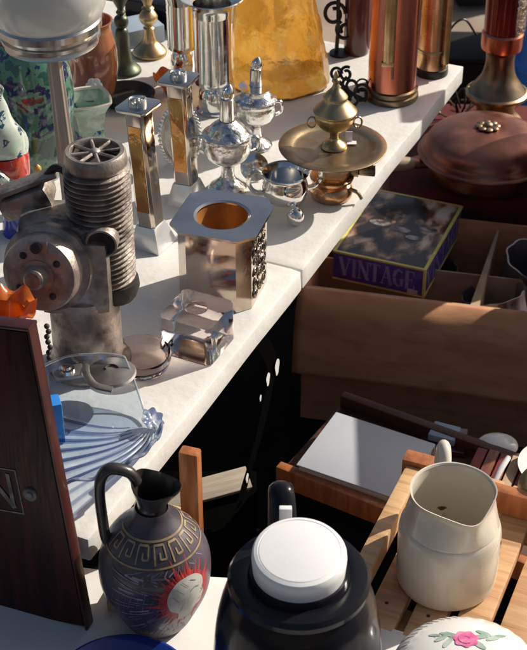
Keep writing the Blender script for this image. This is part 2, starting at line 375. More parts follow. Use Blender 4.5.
tb = MB(); tb.box(SEAM/2-.001, W/2, TZ-.016, SEAM-.002, W, .032, .003); chip(tb); tb.obj('tabletop', m_table, table)
tb = MB(); tb.box((SEAM+LEN)/2+.001, W/2, TZ-.0165, LEN-SEAM-.002, W, .032, .003); chip(tb); tb.obj('tabletop', m_table, table)
for (x, y) in ((.12, .50), (.12, W-.08), (LEN-.12, .50), (LEN-.12, W-.08)):
    tb = MB(); tb.box(x, y, (TZ-.034)/2, .045, .045, TZ-.034, .004); tb.obj('leg', m_wood_pale, table)
# black cloth hung below the table edge
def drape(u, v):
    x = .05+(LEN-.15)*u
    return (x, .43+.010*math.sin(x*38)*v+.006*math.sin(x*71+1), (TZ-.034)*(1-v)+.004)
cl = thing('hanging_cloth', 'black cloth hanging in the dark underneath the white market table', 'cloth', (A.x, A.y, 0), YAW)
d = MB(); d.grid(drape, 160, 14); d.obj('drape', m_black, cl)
def under(u, v, ly):                                # point below the table edge on the upright plane at depth ly behind the edge
    best = min((Matrix.Rotation(-YAW, 4, 'Z') @ (at(u, v, z)-Vector((A.x, A.y, 0))) for z in [i*.004 for i in range(2, 165)]), key=lambda q: abs(q.y-ly)); return best
strap = thing('daylight_gap_strap', 'black strap with pale ovals painted as daylight gaps, beneath the table edge', 'strap', (A.x, A.y, 0), YAW)
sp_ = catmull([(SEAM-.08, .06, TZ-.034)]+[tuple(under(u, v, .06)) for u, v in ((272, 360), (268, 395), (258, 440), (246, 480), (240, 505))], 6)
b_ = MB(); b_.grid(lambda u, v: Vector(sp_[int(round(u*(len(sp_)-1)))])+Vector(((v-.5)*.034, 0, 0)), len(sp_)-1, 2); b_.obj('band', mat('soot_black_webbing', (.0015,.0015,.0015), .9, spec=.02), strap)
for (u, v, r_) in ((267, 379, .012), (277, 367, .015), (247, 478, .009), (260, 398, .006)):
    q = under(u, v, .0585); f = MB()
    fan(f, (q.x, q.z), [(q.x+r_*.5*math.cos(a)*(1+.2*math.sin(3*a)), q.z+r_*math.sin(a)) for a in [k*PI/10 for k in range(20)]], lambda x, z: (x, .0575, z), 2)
    f.obj('daylight_gap', m_white_lab, strap)  # pale ovals painted in place of daylight showing through gaps
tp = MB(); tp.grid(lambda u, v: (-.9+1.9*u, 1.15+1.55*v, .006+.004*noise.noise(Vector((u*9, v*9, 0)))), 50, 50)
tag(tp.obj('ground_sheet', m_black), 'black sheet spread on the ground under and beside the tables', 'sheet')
# pale plank on the black
p0 = at(196, 492, .30); p1 = at(248, 478, .30); dd = p1-p0
pl = MB(); pl.box(0, 0, 0, dd.length+.10, .035, .018, .002)
tag(pl.obj('loose_plank', mat('grey_pine', (.46,.39,.30), .6, col2=(.36,.30,.23), nscale=9, stretch=(1,14,14), bump=.2, bscale=30)), 'short pale plank end poking out in the dark beside the jug', 'plank')
o = bpy.data.objects['loose_plank']; o.location = (p0+p1)/2-dd.normalized()*.05; o.rotation_euler = (math.radians(35), 0, math.atan2(dd.y, dd.x))
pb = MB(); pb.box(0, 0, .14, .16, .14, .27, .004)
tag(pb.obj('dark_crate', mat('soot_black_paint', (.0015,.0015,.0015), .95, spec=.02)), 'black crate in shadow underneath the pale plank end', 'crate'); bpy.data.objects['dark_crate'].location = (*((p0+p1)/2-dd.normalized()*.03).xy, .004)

# low bench with white cloth
BZ = .60
bench = thing('low_bench', 'low bench under a white cloth at the front, below the flask', 'bench', (0, 0, 0))
pts = [(-.60, .62), (.62, .62), (.62, .93), (.115, 1.142), (.09, 1.205), (-.165, 1.222), (-.60, 1.30)]
b_ = MB(); b_.prism(pts, BZ-.02, BZ, None, .004); b_.obj('cloth_top', m_bench, bench)
for (x, y) in ((-.5, .7), (.5, .7), (-.5, 1.15), (.06, 1.1)):
    b_ = MB(); b_.box(x, y, (BZ-.022)/2, .05, .05, BZ-.022, .004); b_.obj('leg', m_wood_pale, bench)

# ------------------------------------------------------------------ wooden board with lettering, left front
k0 = at(87, 631, BZ)                          # lower right corner
dirl = Vector((-.94, .34, 0)).normalized(); nrm = Vector((-.34, -.94, 0)).normalized()
board = thing('sign_board', 'tall dark mahogany board with silver lettering propped at the left front', 'board', k0, math.atan2(-dirl.y, -dirl.x))
# local: -x to the left, -y towards viewer, z up ; leaning back and a little sideways
Mb = rot(x=math.radians(-3), y=math.radians(-6.5))
H = .381
b_ = MB(); b_.box(-.16, .008, H/2, .312, .013, H-.008, .0015, Mb); b_.obj('panel', m_mahog, board)
b_ = MB()
b_.box(-.001, .008, H/2, .003, .016, H, .001, Mb); b_.box(-.16, .008, H+.0005, .322, .018, .004, .0015, Mb)
b_.obj('edge_band', m_mahog_edge, board)
def bm_(x, z): return Mb @ Vector((x, .0008, z))
b_ = MB()
S0 = mpp(1.13, .82)
fx1, fz0, fz1 = -.050, .150, .206
ribbon(b_, [(fx1, fz0), (fx1, fz1)], .0016, bm_, 1); ribbon(b_, [(-.30, fz0), (fx1, fz0)], .0016, bm_, 1); ribbon(b_, [(-.30, fz1), (fx1, fz1)], .0016, bm_, 1)
for (a, b2, w) in (((-.086, .158), (-.086, .199), .0045), ((-.086, .199), (-.060, .158), .0055), ((-.060, .158), (-.060, .199), .0045)):
    ribbon(b_, [a, b2], w, lambda x, z: Mb @ Vector((x, .0004, z)), 1)
b_.obj('lettering', m_lettering, board)
b_ = MB(); b_.lathe([(0, .003), (.003, .003), (.0035, .0015), (.006, .003), (.0078, .0022), (.0085, 0)], 24, Mb @ T(-.037, .0012, .178) @ rot(x=PI/2)); b_.obj('stud', m_lettering, board)

# ------------------------------------------------------------------ two-handled Greek-style jug
jl = Vector((-.1165, 1.153, BZ))
jug = thing('greek_jug', 'dark painted pottery jug with tall looped handle and red rayed white head', 'jug', jl, 0)
pr = prof([(.030, .0), (.036, .004), (.0445, .022), (.0555, .048), (.0605, .075), (.0575, .102), (.045, .126), (.031, .141), (.0215, .152), (.0175, .162)], 6)
bd = MB(); bd.lathe([(0, .002)]+pr, 64); bd.wobble(.0006, 30); bd.obj('body', m_pot, jug)
spd = math.radians(-12)
def trefoil(v):
    if v.z < .163: return v
    k = (v.z-.163)/.03; a = math.atan2(v.y, v.x)-spd; c = math.cos(a)
    r = v.xy.length
    f = 1+k*(.75*max(c, 0)**6 - .10*max(0, math.cos(2*a+PI))**2)
    return Vector((v.x*f, v.y*f, v.z+k*(.004*max(c, 0)**4+.008*max(0, -c)**2+.30*v.y)))
nk = MB(); nk.lathe([(.0172, .156), (.0150, .163), (.0148, .170), (.0168, .177), (.0188, .184), (.0200, .190), (.0192, .1915), (.0176, .188), (.0150, .178), (.0125, .168), (.012, .150), (0, .148)], 64, None, trefoil); nk.obj('mouth', m_pot_dk, jug)
hd = MB(); hd.tube(catmull([(-.014, .006, .190), (-.022, .006, .204), (-.040, .004, .210), (-.050, .002, .200), (-.053, 0, .180), (-.052, -.002, .150), (-.050, -.004, .124), (-.046, -.004, .110)], 6), .0072, 14, flat=.8); hd.obj('handle', m_pot_dk, jug)
def jm(off):
    def f(th, z):
        r = rad_at(pr, z)+off; return (r*math.cos(th), r*math.sin(th), z)
    return f
rr = .05
dc = MB()
for z in (.1195, .1415): ribbon(dc, [(-PI*.98+i*.1, z) for i in range(40)], .0018, jm(.0007), 2)
zz = .1165; th = math.radians(-160)
while th < math.radians(20):
    w = .0085/rad_at(pr, .126)
    P_ = [(th, .1225), (th, .1385), (th+w*1.5, .1385), (th+w*1.5, .1275), (th+w*.75, .1275), (th+w*.75, .133)]
    for a, b2 in zip(P_, P_[1:]):
        n_ = 3
        if abs(a[0]-b2[0]) < 1e-6:                     # upright stroke as angle-wide strip
            dth = .0009/rad_at(pr, .126)
            for i in range(n_):
                z0 = a[1]+(b2[1]-a[1])*i/n_; z1 = a[1]+(b2[1]-a[1])*(i+1)/n_
                dc._add([jm(.0007)(a[0]-dth, z0), jm(.0007)(a[0]+dth, z0), jm(.0007)(a[0]+dth, z1), jm(.0007)(a[0]-dth, z1)], [(0, 1, 2, 3)])
        else:
            for i in range(n_):
                t0 = a[0]+(b2[0]-a[0])*i/n_; t1 = a[0]+(b2[0]-a[0])*(i+1)/n_
                dc._add([jm(.0007)(t0, a[1]-.0009), jm(.0007)(t1, a[1]-.0009), jm(.0007)(t1, a[1]+.0009), jm(.0007)(t0, a[1]+.0009)], [(0, 1, 2, 3)])
    th += w*2.35
dc.obj('meander_band', m_pot_gold, jug, merge=False)
hc = (math.radians(-52), .078)                      # head medallion centre
def J(dx, dz): return (hc[0]+dx*1.35/.060, hc[1]+dz*1.35)
dc = MB(); fan(dc, J(0, 0), [J(.0235*math.cos(q*PI/12), .0235*math.sin(q*PI/12)) for q in range(24)], jm(.0003), 4); nR = 30
for k in range(nR):
    a = math.radians(20)+k*2*PI/nR*.80; L_ = .031+.006*math.sin(k*2.3)
    aw = .10
    ca, sa = math.cos(a), math.sin(a)
    i_ = .0165
    fan(dc, J(ca*(i_+.004), sa*(i_+.004)), [J(i_*math.cos(a-aw*1.7), i_*math.sin(a-aw*1.7)), J((i_+L_-i_)*.62*math.cos(a-aw), L_*.62*math.sin(a-aw)), J(L_*ca, L_*sa), J(L_*.62*math.cos(a+aw), L_*.62*math.sin(a+aw)), J(i_*math.cos(a+aw*1.7), i_*math.sin(a+aw*1.7))], jm(.0005), 2)
dc.obj('red_rays', m_pot_red, jug, merge=False)
dc = MB(); head = [(.0, .0195), (.009, .0185), (.0155, .013), (.0165, .006), (.0145, .002), (.0165, -.003), (.0150, -.006), (.0135, -.012), (.007, -.0145), (.004, -.022), (-.008, -.023), (-.0085, -.014), (-.0150, -.008), (-.0175, .003), (-.0145, .012), (-.008, .018)]
fan(dc, J(0, 0), [J(*p) for p in [tuple(q[:2]) for q in catmull([(x, z, 0) for x, z in head], 3, True)]], jm(.0010), 5); dc.obj('white_head', m_pot_white, jug, merge=False)
dc = MB()
for st in ([(.003, .006), (.007, .008), (.011, .006)], [(.013, .002), (.0155, -.001), (.012, -.002)], [(.010, -.008), (.0135, -.0075)], [(-.010, .013), (-.004, .006), (-.003, -.004), (-.007, -.011)], [(-.004, .017), (.001, .011), (.002, .002), (-.001, -.006)], [(.004, .016), (.009, .013)], [(-.013, .007), (-.008, -.001), (-.009, -.007)]):
    ribbon(dc, [J(*p) for p in st], .0011, jm(.0014), 2)
dc.obj('head_lines', m_pot_green, jug, merge=False)
dc = MB()
for k in range(34):
    a = math.radians(-165+k*4.6); z0 = .020+.006*math.sin(k*1.9)
    ribbon(dc, [(a, z0), (a+.03, z0+.007+.004*math.sin(k*3.1)), (a+.06, z0+.001)], .0022, jm(.0005), 2)
for k in range(11):
    a = math.radians(-150+k*7); ribbon(dc, [(a, .048+.01*(k % 3)), (a+.10, .085+.004*(k % 4))], .0022, jm(.0004), 6)
for k in range(46):
    a = math.radians(60+k*4.6); L0 = .036+.008*math.sin(k*1.7); L1 = L0+.022+.012*math.sin(k*2.9)
    ribbon(dc, [J(L0*math.cos(a), L0*math.sin(a)), J(L1*math.cos(a+.05), min(L1*math.sin(a+.05), .024))], .0016+.0008*math.sin(k*5), lambda x, z: jm(.0004)(x, max(.01, min(z, .117))), 5)
dc.obj('lilac_strokes', m_pot_lilac, jug, merge=False)

# blue plate at the bottom
c = Vector((-.146, 1.035, BZ))
pp = thing('blue_plate', 'round royal blue glazed plate in front of the dark jug', 'plate', c)
b_ = MB(); b_.lathe([(0, .002), (.04, .0), (.062, .012), (.074, .016), (.0748, .0185), (.072, .0195), (.060, .0155), (.040, .005), (0, .0045)], 72); b_.obj('dish', m_blueplate, pp)

# ------------------------------------------------------------------ insulated flask with white lid
fl = Vector((.033, .997, BZ))
fk = thing('vacuum_flask', 'glossy black vacuum flask with round white screw lid', 'flask', fl)
b_ = MB(); b_.lathe(prof([(.070, .0), (.081, .006), (.083, .05), (.082, .11), (.079, .15), (.073, .183), (.064, .206)], 5), 64); b_.obj('body', m_blk_gloss, fk)
b_ = MB(); b_.lathe([(.064, .2055), (.0665, .208), (.067, .214), (.064, .219), (.055, .2205), (.048, .219), (.046, .225), (0, .225)], 64); b_.obj('collar', m_blk_gloss, fk)
Ml = T(0, 0, .222) @ rot(x=math.radians(5))
b_ = MB(); b_.lathe([(.040, -.002), (.0425, .0), (.0432, .004), (.0442, .020), (.0438, .0245), (.0420, .0275), (.0385, .0288), (.0380, .0282), (.0372, .0290), (.02, .0312), (0, .0318)], 72, Ml); b_.obj('lid', m_lid, fk)
b_ = MB(); b_.tube(catmull([(-.012, .062, .205), (-.014, .080, .232), (-.016, .094, .240), (-.016, .106, .222), (-.016, .110, .16), (-.014, .098, .09), (-.010, .080, .07)], 6), .0125, 14, flat=.65); b_.obj('handle', m_blk_gloss, fk)
b_ = MB(); b_.box(-.012, .056, .243, .012, .006, .016, .001); b_.obj('tab', m_lid, fk)

# ------------------------------------------------------------------ slatted wooden stand (right front)
o0 = Vector((.108, 1.156, 0)); SY = math.atan2(.92, .39)
st = thing('slatted_stand', 'slatted orange pine stand with side rail under the cream jug', 'stand', o0, SY)   # local x along slats, -y to the right
SLZ = BZ
for k in range(8):
    b_ = MB(); b_.box(.135+random.uniform(-.004, .004), -.022-.047*k, SLZ-.009, .29, .036, .018, .002); b_.wobble(.0012, 9)
    ob = b_.obj('slat', m_wood, st)
    for x in (.03, .24):
        b_ = MB(); b_.lathe([(0, .0012), (.0022, .0008), (.0026, -.001)], 12, T(x+random.uniform(-.004, .004), -.022-.047*k+random.uniform(-.006, .006), SLZ)); b_.obj('nail', m_engine_dk, ob)
for x in (.03, .24):
    b_ = MB(); b_.box(x, -.19, SLZ-.032, .03, .38, .026, .002); b_.obj('cross_bar', m_wood_pale, st)
b_ = MB(); b_.box(.115, .012, SLZ+.026, .20, .020, .030, .003); b_.obj('side_rail', m_wood_pale, st)
b_ = MB(); b_.box(.226, .010, SLZ-.01, .022, .036, .115, .003); b_.obj('corner_post', m_wood_org, st)
b_ = MB(); b_.box(.226, -.10, SLZ+.018, .016, .17, .034, .003); b_.obj('back_rail', m_wood_org, st)
for (x, y) in ((.03, -.02), (.03, -.36), (.24, -.02), (.24, -.36)):
    b_ = MB(); b_.box(x, y, (SLZ-.046)/2, .03, .03, SLZ-.046, .003); b_.obj('leg', m_wood_org, st)

# second wooden frame, behind dark jug: board along the table edge with an upright end
q0 = at(189, 530, .60)
wf = thing('wooden_chair_frame', 'orange varnished wooden frame with upright end behind the dark jug', 'frame', (q0.x, q0.y+.01, 0), SY+.08)
b_ = MB(); b_.box(0, -.004, .635, .016, .024, .160, .004); b_.obj('upright', m_wood_org, wf)
b_ = MB(); b_.box(-.075, .015, .604, .17, .045, .024, .003); b_.obj('rail', m_wood_pale, wf)
b_ = MB(); b_.box(-.02, .02, .29, .025, .025, .58, .003); b_.obj('leg', m_wood_org, wf)

# ------------------------------------------------------------------ cream jug
cj = Vector((.2065, 1.212, SLZ))
cjt = thing('cream_jug', 'stained cream stoneware jug with pointed spout on the slatted stand', 'jug', cj, 0); cjt.scale = (.93, .93, .95)
outp = prof([(.052, .0), (.0582, .003), (.0605, .012), (.0612, .03), (.0612, .060), (.0608, .078), (.0596, .0875), (.0578, .0925)], 4) + [(.0568, .0935), (.0566, .0945)] + prof([(.0570, .0955), (.0545, .106), (.0512, .121), (.0500, .131), (.0507, .1375)], 4)
def spout(v):
    if v.z < .092: return v
    k = min(1, (v.z-.092)/.045); a = math.atan2(v.y, v.x)+PI/2-.30
    a = (a+PI) % (2*PI)-PI
    f = 1+k*(.21*math.exp(-(a/.32)**2)-.045*math.exp(-((abs(a)-.85)/.35)**2))
    return Vector((v.x*f, v.y*f, v.z-.002*k*math.exp(-(a/.4)**2)))
b_ = MB(); b_.lathe([(0, .002)]+outp+[(.0512, .1392), (.0497, .1388), (.0484, .1365)], 96, None, spout); b_.wobble(.0007, 22); b_.obj('body', m_cream, cjt)
b_ = MB(); b_.lathe([(.0484, .1364), (.0472, .128), (.0480, .118), (.0510, .105), (.0540, .092), (.0575, .078), (.058, .05), (.055, .02), (.045, .009), (0, .007)], 96, None, spout); b_.obj('inside', m_cream_in, cjt)
b_ = MB(); b_.tube(catmull([(-.004, .056, .118), (-.004, .066, .135), (-.004, .077, .139), (-.004, .087, .122), (-.004, .088, .09), (-.004, .078, .06), (-.004, .060, .045)], 6), .0085, 14, flat=1.25); b_.obj('handle', m_cream, cjt)
b_ = MB(); fan(b_, (0, 0), [(.005*math.cos(a)*(1+.3*math.sin(3*a)), .003*math.sin(a)) for a in [k*PI/8 for k in range(16)]], lambda x, z: (x-.003, .0562, .062+z), 2); b_.obj('stain', m_brownspot, cjt)
b_ = MB()
for (th, z, w, h) in ((-.30, .074, .10, .004), (-.28, .066, .06, .008), (-.27, .052, .05, .007), (-.22, .060, .05, .004)):
    b_.grid(lambda u, v: ((rad_at(outp, z+v*h)+.0008)*math.cos(th+w*(u-.5)), (rad_at(outp, z+v*h)+.0008)*math.sin(th+w*(u-.5)), z+v*h), 4, 3)
b_.obj('faded_mark', m_brownspot, cjt)

# ------------------------------------------------------------------ porcelain tureen
tr = thing('porcelain_dish', 'round white lidded porcelain dish painted with a pink rose', 'dish', (.203, 1.008, BZ))
b_ = MB(); b_.lathe(prof([(.035, 0), (.045, .004), (.062, .03), (.071, .058), (.073, .066)], 5)+[(.068, .066), (0, .06)], 64); b_.obj('bowl', m_porc, tr)
lp = prof([(.0735, .0665), (.0755, .0690), (.0740, .0735), (.066, .081), (.050, .0895), (.028, .0955), (.0, .0975)], 5)
def scal(v):
    r = v.xy.length; a = math.atan2(v.y, v.x)
    k = max(0, min(1, (r-.055)/.02)); return Vector((v.x, v.y, v.z+.0007*k*math.cos(30*a)))*1
b_ = MB(); b_.lathe(lp, 120, None, scal); tlid = b_.obj('lid', m_porc, tr)
def lm(off):
    inv = sorted([(r, z) for r, z in lp if z > .072])
    def f(x, y):
        r = math.hypot(x, y); z = .0975
        for (r0, z0), (r1, z1) in zip(inv, inv[1:]):
            if r0 <= r <= r1: z = z0+(z1-z0)*(r-r0)/max(r1-r0, 1e-9)
        return (x, y, z+off)
    return f
def blob(mb, cx, cy, rx, ry, a0, off, n=18, wav=.12, k=5):
    ca, sa = math.cos(a0), math.sin(a0); bdp = []
    for i in range(n):
        a = 2*PI*i/n; w = 1+wav*math.sin(k*a); x, y = rx*w*math.cos(a), ry*w*math.sin(a); bdp.append((cx+x*ca-y*sa, cy+x*sa+y*ca))
    fan(mb, (cx, cy), bdp, lm(off), 3)
FX, FY = -.001, .022
b_ = MB(); blob(b_, FX, FY, .0125, .0115, 0, .0008, 30, .10, 7)
for k in range(9):
    a = k*.7; blob(b_, FX+.0055*math.cos(a), FY+.005*math.sin(a), .0045, .0022, a+1.6, .0010+.00005*k, 10, 0)
b_.obj('rose', m_pink, tlid, merge=False)
b_ = MB()
for (x, y, rx, ry, a) in ((.016, .004, .009, .0035, .3), (.019, .010, .008, .003, -.4), (.028, .003, .009, .003, .5), (-.016, .007, .010, .0028, -.5), (-.024, .003, .008, .003, .5), (-.018, -.004, .009, .003, .9), (.012, -.008, .009, .0035, -.8), (.036, .009, .007, .0022, .3), (-.030, .009, .006, .002, -.3)):
    blob(b_, FX+x, FY+y, rx, ry, a, .0006, 14, 0)
ribbon(b_, [(FX-.030, FY+.006), (FX-.018, FY+.012), (FX-.008, FY+.006)], .0012, lm(.0005), 4); ribbon(b_, [(FX+.008, FY+.002), (FX+.024, FY+.006), (FX+.040, FY+.010)], .0012, lm(.0005), 4)
b_.obj('leaves', m_leaf, tlid, merge=False)
b_ = MB()
for k in range(26):
    a = math.radians(95+k*6); r = .0665
    blob(b_, r*math.cos(a), r*math.sin(a), .0050, .0014, a+.5, .0010, 8, 0)
b_.obj('rim_relief', m_grey_rel, tlid, merge=False)

# ------------------------------------------------------------------ tray with book and odds (right middle)
c0 = at(284, 470, .36); TY = math.radians(-31)
tray = thing('wooden_tray', 'shallow red-brown wooden tray lying in shadow beneath the grey book', 'tray', (c0.x, c0.y, 0), TY)
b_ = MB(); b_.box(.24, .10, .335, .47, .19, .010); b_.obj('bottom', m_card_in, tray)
for (x, y, sx, sy) in ((.24, 0, .50, .016), (.24, .20, .50, .016), (-.004, .10, .014, .183), (.484, .10, .014, .183)):
    b_ = MB(); b_.box(x, y, .350 if sx > sy else .340, sx, sy, .036 if sx > sy else .014, .003); b_.obj('side', m_wood_org if y == 0 else m_wood_shaded, tray)  # front bar keeps its wood tone; other sides darkened to stand for shade
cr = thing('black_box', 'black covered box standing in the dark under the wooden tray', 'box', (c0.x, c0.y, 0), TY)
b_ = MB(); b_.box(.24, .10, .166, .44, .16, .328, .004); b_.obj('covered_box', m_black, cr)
bkp = (at(302, 468, .375)+at(430, 446, .375))/2
bk = thing('grey_book', 'grey-blue hardback book lying flat with pale pages, in the wooden tray', 'book', (bkp.x, bkp.y, .352), math.radians(-28), rx=math.radians(2))
b_ = MB(); b_.box(0, 0, .0275, .165, .135, .003, .0008); b_.box(0, 0, .0015, .165, .135, .003, .0008); b_.box(0, .066, .0145, .165, .003, .026, .0008); b_.obj('cover', m_book, bk)
b_ = MB(); b_.box(0, -.002, .0145, .158, .128, .0225); b_.obj('pages', m_pages, bk)
s1 = at(445, 426, .375)
sb = MB(); sb.box(0, 0, .008, .042, .036, .012, .002); o = tag(sb.obj('small_packet', m_greybox), 'small pale grey packet behind the cream jug handle', 'packet'); o.location = (s1.x, s1.y, .352); o.rotation_euler = (0, 0, -.4)
sb = MB(); sb.box(0, 0, .005, .07, .06, .010, .002); o = tag(sb.obj('dark_booklet', m_maroon), 'dark booklet lying flat below the pale grey packet', 'booklet'); o.location = (s1.x, s1.y, .341); o.rotation_euler = (0, 0, -.2)
s1 = at(498, 438, .37)
sb = MB(); sb.lathe(prof([(0, 0), (.018, .001), (.030, .008), (.032, .016), (.026, .024), (.012, .029), (0, .030)], 4), 40, Matrix.Diagonal((1, .75, 1, 1))); o = tag(sb.obj('white_soap_dish', m_porc), 'small smooth whitish oval box right of the pale packet', 'trinket box'); o.location = (s1.x, s1.y, .341)
# white plate with bowl piece, red books, olive ball on a support to the right of the drawer
sup = at(520, 478, .40)
rb = thing('red_books', 'row of red and pale book spines under the white plate', 'books', (sup.x-.020, sup.y+.03, 0), SY)
for k in range(5):
    b_ = MB(); b_.box(0, .045-k*.018, .30, .12, .015, .14+.004*(k % 2), .001); b_.obj('book', (m_redbook, m_wood_red, m_redbook, m_card_edge, m_redbook)[k], rb)
b_ = MB(); b_.box(0, .01, .115, .16, .12, .226, .003); b_.obj('box', m_black, rb)
wp = at(527, 462, .40)
pw = thing('white_plate', 'white china plate seen in part at the right edge beside the cream jug', 'plate', (wp.x+.040, wp.y+.012, .374), 0, rx=math.radians(5)); pw.scale = (.8, .8, .8)
b_ = MB(); b_.lathe([(0, .004), (.03, .0), (.048, .008), (.062, .012), (.0625, .014), (.047, .011), (.03, .004), (0, .0055)], 64); b_.obj('plate', m_porc, pw)
b_ = MB(); b_.ball((.018, .01, .020), .022, 24, None, (1, 1, .8)); o = b_.obj('bowl_knob', m_cream, pw)
ns_ = at(500, 466, .405)
b_ = MB(); b_.tube([(0, 0, 0), (.012, .018, .012), (.024, .036, .016)], [.0045, .005, .004], 12); o = tag(b_.obj('china_spoon', m_porc), 'stubby white china spoon handle against the plate, right of the jug rim', 'spoon'); o.location = (ns_.x-.008, ns_.y-.012, .385)
ob_ = at(523, 500, .60)
b_ = MB(); b_.lathe(prof([(0, .0), (.02, .002), (.030, .016), (.031, .030), (.022, .046), (.008, .054), (0, .056)], 4), 36); o = tag(b_.obj('olive_pot', m_olive_ball), 'small round olive green pot at the right edge of the slatted stand', 'pot'); o.location = (ob_.x+.022, ob_.y-.006, SLZ)

# ------------------------------------------------------------------ carton with dividers
CZ = .30
c0 = at(303, 291, CZ); c1 = at(527, 318, CZ); CYA = math.atan2(c1.y-c0.y, c1.x-c0.x)
ct = thing('cardboard_carton', 'open brown cardboard carton with dividers, flap folded down in front', 'carton', (c0.x, c0.y, .008), CYA)
CL, CD = .555, .31
b_ = MB(); b_.box(CL/2, 0, CZ/2, CL, .005, CZ); b_.obj('front_wall', m_card, ct)
b_ = MB(); b_.box(CL/2, CD, CZ/2-.002, CL, .005, CZ-.004); b_.obj('back_wall', m_card, ct)
b_ = MB(); b_.box(.0026, CD/2, CZ/2-.003, .005, CD-.006, CZ-.006); b_.obj('side_wall', m_card, ct)
b_ = MB(); b_.box(CL-.0026, CD/2, CZ/2-.003, .005, CD-.006, CZ-.006); b_.obj('side_wall', m_card, ct)
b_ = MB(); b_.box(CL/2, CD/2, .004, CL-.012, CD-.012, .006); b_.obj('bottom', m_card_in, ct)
def flapf(u, v):
    y = z = 0.; n_ = 24
    for q in range(int(v*n_+.5)):
        a = math.radians(12+66*min(1, (q/n_)/.42)); y -= .17/n_*math.cos(a); z -= .17/n_*math.sin(a)
    return (CL*u-.004, -.005+y+.003*noise.noise(Vector((u*8, v*4, 2))), CZ+.004+z+.004*noise.noise(Vector((u*5, v*3, 7)))*v)
b_ = MB(); b_.grid(flapf, 40, 24); fo = b_.obj('flap', m_card, ct)
so = fo.modifiers.new('s', 'SOLIDIFY'); so.thickness = .004
b_ = MB(); b_.box(CL/2, CD*.50, CZ*.5-.012, CL-.014, .004, CZ-.034); b_.obj('long_divider', m_card_edge, ct)
b_ = MB(); b_.box(CL/2, -.001, CZ+.0025, CL, .0085, .003); b_.obj('rim_edge', m_card_edge, ct)
for x in (.262, .315):
    pass
d0 = at(470, 308, CZ)-c0; dx = d0.x*math.cos(-CYA)-d0.y*math.sin(-CYA)
Md = T(dx+.004, .012, 0) @ rot(z=math.radians(-4))
b_ = MB(); b_.prism([(-.006, 0), (.010, 0), (.004, CD*.93), (.0, CD*.93)], .05, CZ-.012, Md); b_.obj('cross_divider', m_card_edge, ct)  # pale tone stands for sunlight on this divider
# contents
for k, (x, y, rr_, zb, tl, lab) in enumerate(((dx+.075, .082, .060, .065, -.35, 'dark glass bowl in the nearer right cell of the carton'), (dx+.080, .232, .062, .085, .25, 'dark glass bowl in the farther right cell of the carton'), (dx-.085, .235, .045, .02, 0, 'dark tumbler deep in the cell behind the purple box'))):
    p = (Matrix.Translation(c0) @ rot(z=CYA)) @ Vector((x, y, 0))
    b_ = MB(); b_.lathe(shell(prof([(.02, 0), (.03, .004), (rr_*.8, .05), (rr_, .12), (rr_*.95, .17), (rr_, .195)], 4), .003), 48, None, lambda v: Vector((v.x*(1+.03*math.cos(9*math.atan2(v.y, v.x))), v.y*(1+.03*math.cos(9*math.atan2(v.y, v.x))), v.z)))
    o = tag(b_.obj('glass_bowl', m_darkglass), lab, 'bowl', 'dark glassware packed in the carton'); o.location = (p.x, p.y, .018+zb); o.rotation_euler = (tl*.6, tl*.5, 0)
# stacked filler box below boxed set
pv = at(414, 299, .255); vfront = at(326, 287, .255); VY = math.radians(-22)
VW, VD, VH = .180, .250, .060
vb = thing('boxed_set', 'shallow purple and gold printed box of vintage tableware in the carton', 'box', (pv.x+.017, pv.y-.004, .260), VY)

b_ = MB(); b_.box(-VW/2, VD/2, VH/2, VW, VD, VH, .0012); b_.obj('carton_body', m_indigo, vb)
b_ = MB(); b_.box(-VW/2, VD/2, VH+.0008, VW-.006, VD-.006, .0012); b_.obj('photo_lid', m_photo, vb)
b_ = MB()
for (x, y, sx, sy) in ((-VW/2, .0015, VW, .005), (-VW/2, VD-.0015, VW, .005), (-.0015, VD/2, .005, VD), (-VW+.0015, VD/2, .005, VD)):
    b_.box(x, y, VH+.0004 if sx > sy else VH+.0002, sx+.001, sy, .0035 if sx > sy else .003)
b_.box(-.0005, -.0005, VH/2, .005, .005, VH-.002); b_.box(-VW/2, -.0003, .0022, VW, .0022, .003); b_.box(.0003, VD/2, .0022, .0022, VD, .003)
b_.obj('gold_border', m_gold_print, vb)
b_ = MB()
write(b_, 'VINTAGE', -VW+.014, .014, .037, VW-.030, lambda x, z: (x, -.0008, z))
b_.obj('vintage_lettering', m_indigo_txt, vb, merge=False); b_ = MB()
write(b_, 'VINTAGE', .014, .013, .037, VD-.026, lambda x, z: (.0008, x, z))
b_.obj('vintage_lettering', m_indigo_txt, vb, merge=False)
b_ = MB(); b_.box(-.022, -.0012, .009, .020, .001, .009); b_.obj('price_label', m_white_lab, vb)
b_ = MB()
for k, (x, y, r_) in enumerate(((-.13, .13, .020), (-.085, .12, .017), (-.055, .10, .014), (-.10, .17, .012), (-.035, .14, .016))):
    fan(b_, (x, y), [(x+r_*math.cos(a)*1.1, y+r_*.55*math.sin(a)) for a in [q*PI/9 for q in range(18)]], lambda u, v: (u, v, VH+.0018+.0001*k), 2)
b_.obj('printed_cups', mat('printed_silver', (.42,.36,.31), .2, .2, col2=(.06,.045,.04), nscale=60, lo=.40, hi=.6, coat=.5), vb, merge=False)
# a plain parcel carrying the boxed set
pc = Matrix.Translation((pv.x, pv.y, 0)) @ rot(z=VY)
pcv = pc @ Vector((-VW/2-.01, VD/2+.03, 0))
b_ = MB(); b_.box(0, 0, 0, .15, .13, .236, .002); o = tag(b_.obj('brown_parcel', m_card_in), 'plain brown parcel inside the carton beneath the purple box', 'parcel'); o.location = (pcv.x, pcv.y, .142); o.rotation_euler = (0, 0, CYA)

